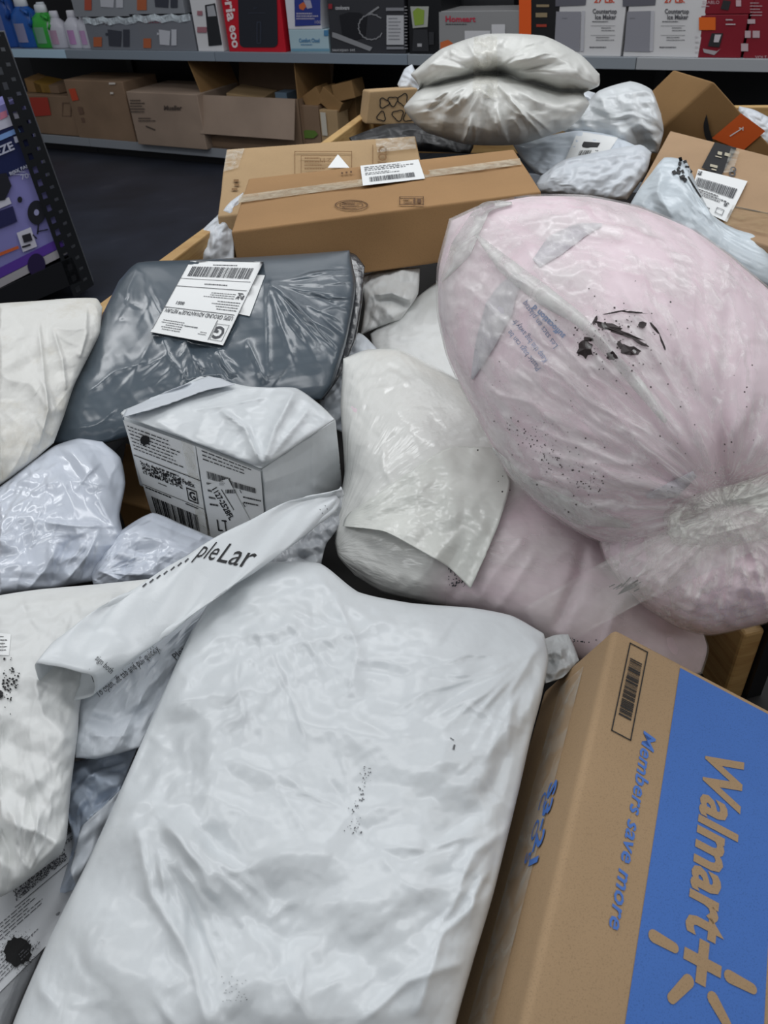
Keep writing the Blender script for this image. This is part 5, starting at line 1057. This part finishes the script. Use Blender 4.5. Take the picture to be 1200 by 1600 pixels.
inkpx(db1, '#a7a3b8', lambda p: (p.poly([(474, 0), (485, 0), (488, 12), (480, 14)]), p.lines(463, 20, 36, 12, 3, .6), p.text('100', 492, 37, 5)), 'panel_print', .006)
pk = prod('cookware_carton', 'black carton with a dark saucepan picture', 'box', 518, 634, -50, ST, flat('#35363b', .4), ht=.50)
def pan(p): p.poly([(530, 24), (545, 19), (562, 20), (573, 27), (570, 58), (552, 63), (535, 56)])
inkpx(pk, '#191a20', pan, 'saucepan_picture'); 
def lid(p):
    for i in range(14): t = .5 + i * .36; p.rect(580 + 20 * math.cos(t), 42 + 20 * math.sin(t), 8, 1.6, t + 1.57)
    p.rect(573, 22, 22, 3, -.6); p.poly([(519, 50), (526, 52), (582, 74), (578, 80), (519, 58)])
inkpx(pk, '#8b8c90', lid, 'glass_lid_picture', .005); inkpx(pk, '#b8b9bd', lambda p: (p.text('cookware', 524, 15, 6, w=22, bold=True), p.text('saucepan set', 519, 80, 5, w=36), p.rect(604, 24, 27, 46)), 'carton_print', .005)
inkpx(pk, '#8d2a32', lambda p: p.rect(513, 6, 6, 8), 'red_mark', .006); inkpx(pk, '#85868c', lambda p: (p.lines(607, 28, 20, 38, 7), p.rect(603, 12, 28, 5), p.rect(604, 73, 27, 4)), 'fine_print', .007)
bk_ = prod('blender_carton', 'black carton with green smoothie blender picture', 'box', 640, 690, -50, ST, flat('#17181b', .4), ht=.46)
inkpx(bk_, '#a7a9a3', lambda p: p.poly([(641, 10), (670, 10), (668, 42), (645, 44)]), 'jar_picture'); inkpx(bk_, '#86a03f', lambda p: p.poly([(645, 18), (652, 12), (663, 16), (662, 38), (648, 40)]), 'smoothie_picture', .006); inkpx(bk_, '#2e2f33', lambda p: (p.poly([(646, 46), (668, 46), (670, 80), (644, 80)]), p.rect(670, 50, 8, 20)), 'blender_base', .005)
inkpx(bk_, '#a6a6aa', lambda p: (p.rect(652, 68, 7, 5), p.lines(632, 10, 5, 70, 14)), 'small_print', .006)
hm = prod('cookware_carton', 'grey carton with red lettering and white cup pictures', 'box', 686, 812, 17, ST, flat('#8f8f90', .45))
inkpx(hm, '#b5354a', lambda p: p.text('Homeart', 696, 34, 9, w=47, bold=True), 'red_lettering'); inkpx(hm, '#cfcfd2', lambda p: (p.rect(768, 38, 21, 20), p.rect(726, 48, 40, 14)), 'cup_pictures'); inkpx(hm, '#c8683a', lambda p: p.poly([(688, 66), (700, 62), (708, 68), (704, 78), (688, 80)]), 'orange_mark'); inkpx(hm, '#4d4d50', lambda p: p.lines(696, 37, 48, 5, 1), 'small_print')
dk = prod('appliance_carton', 'dark carton behind the grey one with red lettering', 'box', 690, 800, -40, ST, flat('#26272a', .5), off=.32, ht=.5)
og = prod('tool_carton', 'black carton with a bright orange side stripe', 'box', 812, 870, -50, ST, flat('#1a1a1c', .45), ht=.48)
inkpx(og, '#e25a1b', lambda p: p.rect(811, -40, 19, 118), 'orange_stripe'); inkpx(og, '#8f7f62', lambda p: (p.rect(838, 7, 20, 4), p.rect(837, 20, 18, 7)), 'gold_print'); inkpx(og, '#a03a2a', lambda p: p.rect(838, 38, 16, 4), 'red_print')
for k, (x0, x1) in enumerate(((868, 969), (973, 1091))):
    im = prod('ice_maker_carton', ['white carton with grey ice maker picture, left of the twin one', 'white carton with grey ice maker picture, next to the small red cartons'][k], 'box', x0, x1, -60, ST, flat('#d4d3d4', .45), ht=.46, group='ice maker cartons')
    d = x0 - 868; e = 108 / 100 if k else 1
    X = lambda x: x0 + (x - 868) * e * 1.02
    inkpx(im, '#8d8d95', lambda p: p.poly([(X(869), 18), (X(907), 18), (X(905), 80), (X(866), 79)] if not k else [(980, 18), (1020, 17), (1016, 81), (975, 80)]), 'machine_front')
    inkpx(im, '#5f5f68', lambda p: p.poly([(X(868), -10), (X(916), -10), (X(914), 8), (X(868), 10)]), 'machine_lid'); inkpx(im, '#b9b9bf', lambda p: p.poly([(X(908), 17), (X(913), 17), (X(911), 80), (X(906), 80)]), 'machine_side', .005)
    inkpx(im, '#c94a2c', lambda p: p.text('27 LB.', X(927), 4, 8, w=32, bold=True), 'red_lettering'); 
    inkpx(im, '#55555a', lambda p: (p.text('Countertop', X(962), 21, 7, w=38, bold=True, anchor='r'), p.text('Ice Maker', X(961), 30, 7, w=33, bold=True, anchor='r'), p.lines(X(924), 33, 36, 5, 1), p.lines(X(938), 43, 22, 8, 2), p.lines(X(930), 58, 30, 8, 2), p.lines(X(920), 73, 38, 6, 1), p.rect(X(922), 40, 38, .5), p.rect(X(922), 55, 38, .5)), 'carton_print')
    inkpx(im, '#77777d', lambda p: p.lines(X(878), 28, 12, 3, 1), 'maker_name', .006)
def redbox(label, x0, x1, vt, base, ht=None):
    o = prod('tool_carton', label, 'box', x0, x1, vt, base, flat('#7e1626', .45), ht=ht, off=.03); return o
r1 = redbox('small red carton with an orange sticker, lowest of the red ones', 1083, 1156, 23, ST)
inkpx(r1, '#d9631c', lambda p: p.rect(1092, 27, 26, 20), 'orange_sticker'); inkpx(r1, '#2a2a2c', lambda p: p.poly([(1112, 52), (1130, 52), (1124, 74), (1106, 72)]), 'tool_picture'); inkpx(r1, '#c3bcc0', lambda p: (p.poly([(1117, 54), (1127, 54), (1123, 66), (1115, 66)]), p.lines(1134, 30, 16, 14, 2), p.lines(1086, 56, 6, 32, 4)), 'white_print', .006); inkpx(r1, '#a39ca0', lambda p: p.poly([(1098, 76), (1120, 80), (1126, 76), (1116, 86), (1100, 82)]), 'tray_picture')
r2 = redbox('small red carton stacked on the one with the orange sticker', 1088, 1160, -40, r1['_f'][3] + .002, ht=.20)
inkpx(r2, '#c3a5ab', lambda p: (p.text('DIABLO', 1098, 6, 5, w=26), p.lines(1096, 9, 18, 6, 1), p.rect(1150, 0, 8, 10)), 'white_print'); inkpx(r2, '#2a2a2c', lambda p: p.poly([(1130, 0), (1142, 2), (1138, 16), (1126, 14)]), 'tool_picture')
r3 = redbox('tall red carton at the far right end of the shelf', 1160, 1262, -60, ST, ht=.42)
inkpx(r3, '#b9a3a8', lambda p: (p.lines(1172, 4, 20, 24, 5, .3), p.rect(1168, 30, 12, 7), p.rect(1164, 48, 9, 11), p.rect(1176, 48, 11, 11), p.rect(1158, 68, 11, 12), p.text('VOLT', 1180, 92, 5)), 'white_print')

# cartons on the bottom deck
def deckbox(label, x0, x1, vt, mat, off=.0, dep=.4, ht=None, **k):
    vv = 226; s0, s1 = sz(x0, vv, off)[0], sz(x1, vv, off)[0]; zt = sz((x0 + x1) / 2, vt, off)[1]
    T = [SP(s0, zt, off), SP(s1, zt, off), SP(s1, zt, off + dep), SP(s0, zt, off + dep)]
    o = softbox('shipping_carton', T, [p - np.array([0, 0, zt - DT]) for p in T], mat, n=8, r=.006, dent=.004, seed=int(x0)); tag(o, label, 'box'); o['_f'] = [s0, s1, DT, zt, off]; return o
M_DC = card('shaded_deck_card', '#8a725d'); M_DC2 = card('shaded_deck_card_pale', '#9a8778')  # card colours darkened: the shade under the shelf is put into them
d1 = deckbox('low open brown carton with red sticker at the left end of the bottom shelf', 52, 132, 150, M_DC, off=.03, dep=.34)
inkpx(d1, '#a8392c', lambda p: p.poly([(46, 152), (74, 152), (80, 180), (52, 182)]), 'red_sticker', .006); inkpx(d1, '#6f5848', lambda p: p.frame(97, 160, 14, 22, 1.2), 'carton_print', .006)
s0, s1, z0, z1, off = d1['_f']
for k in range(3):
    m = MB(); m.hexa([SP(s0 + .05 + .1 * k, z1 + .10 - .02 * k, .10), SP(s0 + .22 + .1 * k, z1 + .06, .10), SP(s0 + .24 + .1 * k, z1 + .08, .24), SP(s0 + .07 + .1 * k, z1 + .12 - .02 * k, .24)], [SP(s0 + .05 + .1 * k, z1 + .005, .10), SP(s0 + .22 + .1 * k, z1 + .005, .10), SP(s0 + .24 + .1 * k, z1 + .005, .24), SP(s0 + .07 + .1 * k, z1 + .005, .24)]); m.build('flap', [M_CARD3, flat('#8a6a2c'), M_DC][k], d1)
d2 = deckbox('brown carton with a small orange sticker on the bottom shelf', 127, 214, 127, M_DC, off=.0, dep=.36)
inkpx(d2, '#c14a2e', lambda p: p.poly([(107, 139), (117, 138), (123, 156), (113, 158)]), 'orange_sticker', .006); inkpx(d2, '#6d5546', lambda p: (p.poly([(121, 167), (128, 167), (131, 178), (124, 179)]), p.poly([(126, 184), (131, 184), (133, 191), (128, 191)])), 'carton_print', .006)
inkpx(d2, '#d8cfc6', lambda p: (p.rect(170, 129, 10, 3), p.rect(172, 144, 5, 3)), 'tape_glint', .007)
d3 = deckbox('brown carton with printed lines, right of the orange-stickered one', 216, 322, 146, M_DC2, off=-.05, dep=.46)
inkpx(d3, '#4c423c', lambda p: (p.text('Mueller', 256, 172, 7, w=28, bold=True), p.lines(203, 156, 24, 22, 5, .4), p.lines(216, 184, 28, 8, 2, .4), p.rect(228, 196, 16, 2, .4)), 'carton_print', .006)
# open carton: five walls and four flaps
def opencarton():
    off = .02; s0, s1 = sz(330, 226, off)[0], sz(474, 226, off)[0]; zt = sz(400, 152, off)[1]; dep = .42; t = .006
    root = empty('open_carton', SP((s0 + s1) / 2, DT, off + dep / 2), 'open brown carton with its front flap hanging down on the bottom shelf', 'box')
    def pl(name, a, b, c, d, mat=M_DC):
        a, b, c, d = map(np.asarray, (a, b, c, d)); n = unit(np.cross(b - a, d - a)) * t; m = MB(); m.hexa([a, b, c, d], [q - n for q in (a, b, c, d)]); return m.build(name, mat, root)
    P_ = lambda s, z, o: SP(s, z, o)
    pl('bottom', P_(s0, DT + .01, off), P_(s1, DT + .01, off), P_(s1, DT + .01, off + dep), P_(s0, DT + .01, off + dep))
    pl('front_panel', P_(s0, DT, off), P_(s1, DT, off), P_(s1, zt, off), P_(s0, zt, off)); pl('back_panel', P_(s0, DT, off + dep), P_(s1, DT, off + dep), P_(s1, zt, off + dep), P_(s0, zt, off + dep))
    pl('side_panel', P_(s0, DT, off), P_(s0, DT, off + dep), P_(s0, zt, off + dep), P_(s0, zt, off)); pl('side_panel', P_(s1, DT, off), P_(s1, DT, off + dep), P_(s1, zt, off + dep), P_(s1, zt, off))
    fz_ = zt - .235
    pl('flap', P_(s0 - .015, fz_, off - .075), P_(s1 - .02, fz_, off - .075), P_(s1 - .02, zt + .002, off - .008), P_(s0 + .01, zt + .002, off - .008), M_DC2)
    pl('flap', P_(s0, zt, off), P_(s0, zt, off + dep), P_(s0 - .10, zt + .24, off + dep), P_(s0 - .10, zt + .24, off + .02), M_CARD3); pl('flap', P_(s1, zt, off), P_(s1, zt, off + dep), P_(s1 - .01, zt + .26, off + dep), P_(s1 - .01, zt + .26, off + .02), M_CARD3)
    pl('flap', P_(s0, zt, off + dep), P_(s1, zt, off + dep), P_(s1, zt + .16, off + dep + .05), P_(s0, zt + .16, off + dep + .05), M_DC)
    return s0, s1, zt, off
s0, s1, zt, off = opencarton()
T = [SP(s0 + .10, zt - .01, .16), SP(s0 + .42, zt - .03, .16), SP(s0 + .42, zt - .01, .34), SP(s0 + .10, zt + .02, .34)]
tag(softbox('small_carton', T, [q - np.array([0, 0, .20]) for q in T], M_CARD4, n=5), 'small carton lying inside the open carton', 'box')
T = [SP(s0 + .50, zt + .0, .20), SP(s0 + .60, zt + .0, .20), SP(s0 + .60, zt + .0, .32), SP(s0 + .50, zt + .0, .32)]
tag(softbox('small_carton', T, [q - np.array([0, 0, .22]) for q in T], flat('#7c93a8', .3), n=5), 'pale blue packet inside the open carton', 'box')
MS = [('brown small carton with a green spot beside the open carton', 466, 502, 165, .05, M_DC, 0), ('clear-wrapped small carton right of the one with a green spot', 503, 530, 172, .05, M_CARD4, 1), ('brown small carton tucked behind the clear-wrapped one', 522, 560, 150, .22, M_CARD3, 2)]
for lab, x0, x1, vt, off, mt, k in MS:
    s0, s1 = sz(x0, 220, off)[0], sz(x1, 220, off)[0]; zt = sz((x0 + x1) / 2, vt, off)[1]; T = [SP(s0, zt, off), SP(s1, zt, off), SP(s1, zt, off + .14), SP(s0, zt, off + .14)]
    o = softbox('small_carton', T, [q - np.array([0, 0, zt - DT]) for q in T], mt, n=6, r=.005); tag(o, lab, 'box'); o['_f'] = [s0, s1, DT, zt, off]
    if k == 0: inkpx(o, '#5d7a35', lambda p: p.poly([(469, 207), (478, 203), (492, 204), (497, 210), (490, 216), (474, 216)]), 'green_print', .008)
    if k == 1: ink(o, '#c8c2b4', lambda p: p.rect(.1, .05, .3, .5), 'film_glint', .008)
for lab, u, v, sx, rz in (('tilted small carton on top of the green-spotted one', 497, 152, .07, .5), ('tilted small carton above the clear-wrapped one', 524, 156, .085, -.6), ('dark small carton at the back beside the open carton', 545, 140, .08, .2)):
    p = PL(u, v, .14); c_, n__ = math.cos(rz), math.sin(rz); ex_ = SD * c_ + np.array([0, 0, n__]); ez_ = -SD * n__ + np.array([0, 0, c_]); T = [p + ex_ * i * sx + ez_ * .05 + SN * j * .07 for i, j in ((-1, -1), (1, -1), (1, 1), (-1, 1))]
    tag(softbox('small_carton', T, [q - ez_ * .10 for q in T], M_CARD3, n=5, r=.004), lab, 'box')

# ------------------------------------------------------------------ perforated rack at the left
foot = U(147, 445, .06); vn = unit(np.array([.30, -1., 0])); rp = lambda u, v, o=0.: UP(u, v, foot - vn * o, vn)
rack = empty('display_rack', foot * [1, 1, 0], 'black perforated steel rack at the left edge', 'rack')
a0_, a1_ = rp(147, 445), rp(6, 50); b0_, b1_ = rp(116, 466), rp(-32, 50)
rows = 40; V = []; xs = [0, .18, .38, .62, .80, 1]
for i in range(rows * 2 + 1):
    t = i / (rows * 2)
    for x in xs: V.append((b0_ * (1 - t) + b1_ * t) * (1 - x) + (a0_ * (1 - t) + a1_ * t) * x)
Fc = []
for i in range(rows * 2):
    for j in range(5):
        if (j == 1 and i % 4 in (1, 2)) or (j == 3 and i % 4 == 3): continue
        Fc.append([i * 6 + j, i * 6 + j + 1, (i + 1) * 6 + j + 1, (i + 1) * 6 + j])
o = mesh_obj('perforated_post', V, Fc, M_BLACKM, rack, smooth=False); q = o.modifiers.new('t', 'SOLIDIFY'); q.thickness = .006
m = MB(); bk2 = -vn * .05; m.hexa([b1_ + bk2, a1_ + bk2, a1_ + bk2 * 1.2, b1_ + bk2 * 1.2], [b0_ + bk2, a0_ + bk2, a0_ + bk2 * 1.2, b0_ + bk2 * 1.2]); m.build('inner_post', flat('#6f7278', .5), rack)
def rq(name, px, o0, o1, mat, par=None):
    m = MB(); m.hexa([rp(u, v, o0) for u, v in px], [rp(u, v, o0) - vn * (o1 - o0) for u, v in px]); return m.build(name, mat, par or rack)
sh = rq('shelf', [(-60, 478), (112, 402), (128, 438), (-60, 520)], .0, .35, M_BLACK)
pa_ = [(-80, 198), (33, 150), (110, 396), (-80, 476)]
fb_ = [rp(u, v, .02) for u, v in pa_]; fh = softbox('fan_carton', fb_, [q - vn * .25 for q in fb_], flat('#8684c0', .4), n=6, r=.003, dent=.001); tag(fh, 'purple and navy carton with black fan picture on the perforated rack', 'box')
Wp = lambda d: on_plane(fb_[0] + vn * d, vn, 0)
def ip(col, fn, name, d=.004): p = Print(Wp(d), 400); fn(p); p.build(name, flat(col, .45), fh)
ip('#1d2550', lambda p: p.poly([(-60, 225), (42, 182), (64, 252), (-60, 310)]), 'navy_band'); ip('#c3c3d4', lambda p: p.poly([(-60, 212), (32, 172), (36, 190), (-60, 226)]), 'pale_band', .006); ip('#c77b93', lambda p: p.poly([(0, 176), (10, 172), (12, 182), (0, 188)]), 'pink_tab', .008)
ip('#7da0d8', lambda p: p.poly([(-60, 236), (28, 199), (32, 206), (-60, 246)]), 'blue_line', .008)
ip('#b9bcd0', lambda p: (p.text('BREEZE', -34, 257, 13, rot=-.40, w=62, bold=True), p.text('BOX FAN', 16, 274, 5, rot=-.42, w=34, bold=True), p.lines(18, 268, 32, 8, 2), p.text('70', 34, 281, 8, rot=-.3, w=12), p.rect(21, 214, 13, 10, -.3)), 'white_print', .009)
def fan(p):
    p.add([(57, 332)] + [(57 + 14 * math.cos(t) * 1.0, 332 + 19 * math.sin(t)) for t in np.linspace(0, 6.283, 22)], [[0, 1 + i, 2 + i] for i in range(21)]); p.rect(59, 350, 2.5, 16, .1); p.rect(58, 361, 17, 2, -.2); p.rect(52, 366, 9, 2, .8)
    p.poly([(-20, 275), (10, 270), (18, 290), (8, 312), (-20, 318)]); p.add([(31, 312)] + [(31 + 4 * math.cos(t), 312 + 5 * math.sin(t)) for t in np.linspace(0, 6.283, 12)], [[0, 1 + i, 2 + i] for i in range(11)])
ip('#25262e', fan, 'fan_picture', .010); ip('#9c9dc4', lambda p: (p.add([(57, 332)] + [(57 + 4 * math.cos(t), 332 + 5 * math.sin(t)) for t in np.linspace(0, 6.283, 12)], [[0, 1 + i, 2 + i] for i in range(11)])), 'fan_hub', .012)
ip('#d3d2e0', lambda p: (p.poly([(26, 364), (48, 355), (58, 385), (36, 394)]), p.poly([(-20, 320), (14, 308), (18, 318), (-20, 334)])), 'white_panel', .007); ip('#2a2b55', lambda p: p.poly([(-30, 340), (20, 322), (27, 346), (-30, 368)]), 'navy_panel', .007); ip('#2c2b33', lambda p: (p.rect(34, 368, 14, 12, -.3), p.rect(34, 385, 14, 3, -.3)), 'panel_print', .012)
ip('#c8643a', lambda p: p.poly([(-20, 402), (28, 384), (30, 388), (-20, 408)]), 'orange_line', .009); ip('#5a3a9a', lambda p: p.poly([(-40, 438), (92, 372), (100, 384), (-40, 455)]), 'violet_band', .008)
ip('#a7a4a8', lambda p: p.poly([(-40, 456), (100, 385), (106, 396), (-40, 470)]), 'photo_strip', .008); ip('#2a1f45', lambda p: p.add([(57, 414)] + [(57 + 14 * math.cos(t), 414 + 18 * math.sin(t)) for t in np.linspace(0, 6.283, 22)], [[0, 1 + i, 2 + i] for i in range(21)]), 'dark_disc', .012)
u_ = [U(100, 462, .30), U(124, 448, .30), U(130, 462, .30), U(104, 478, .30)]
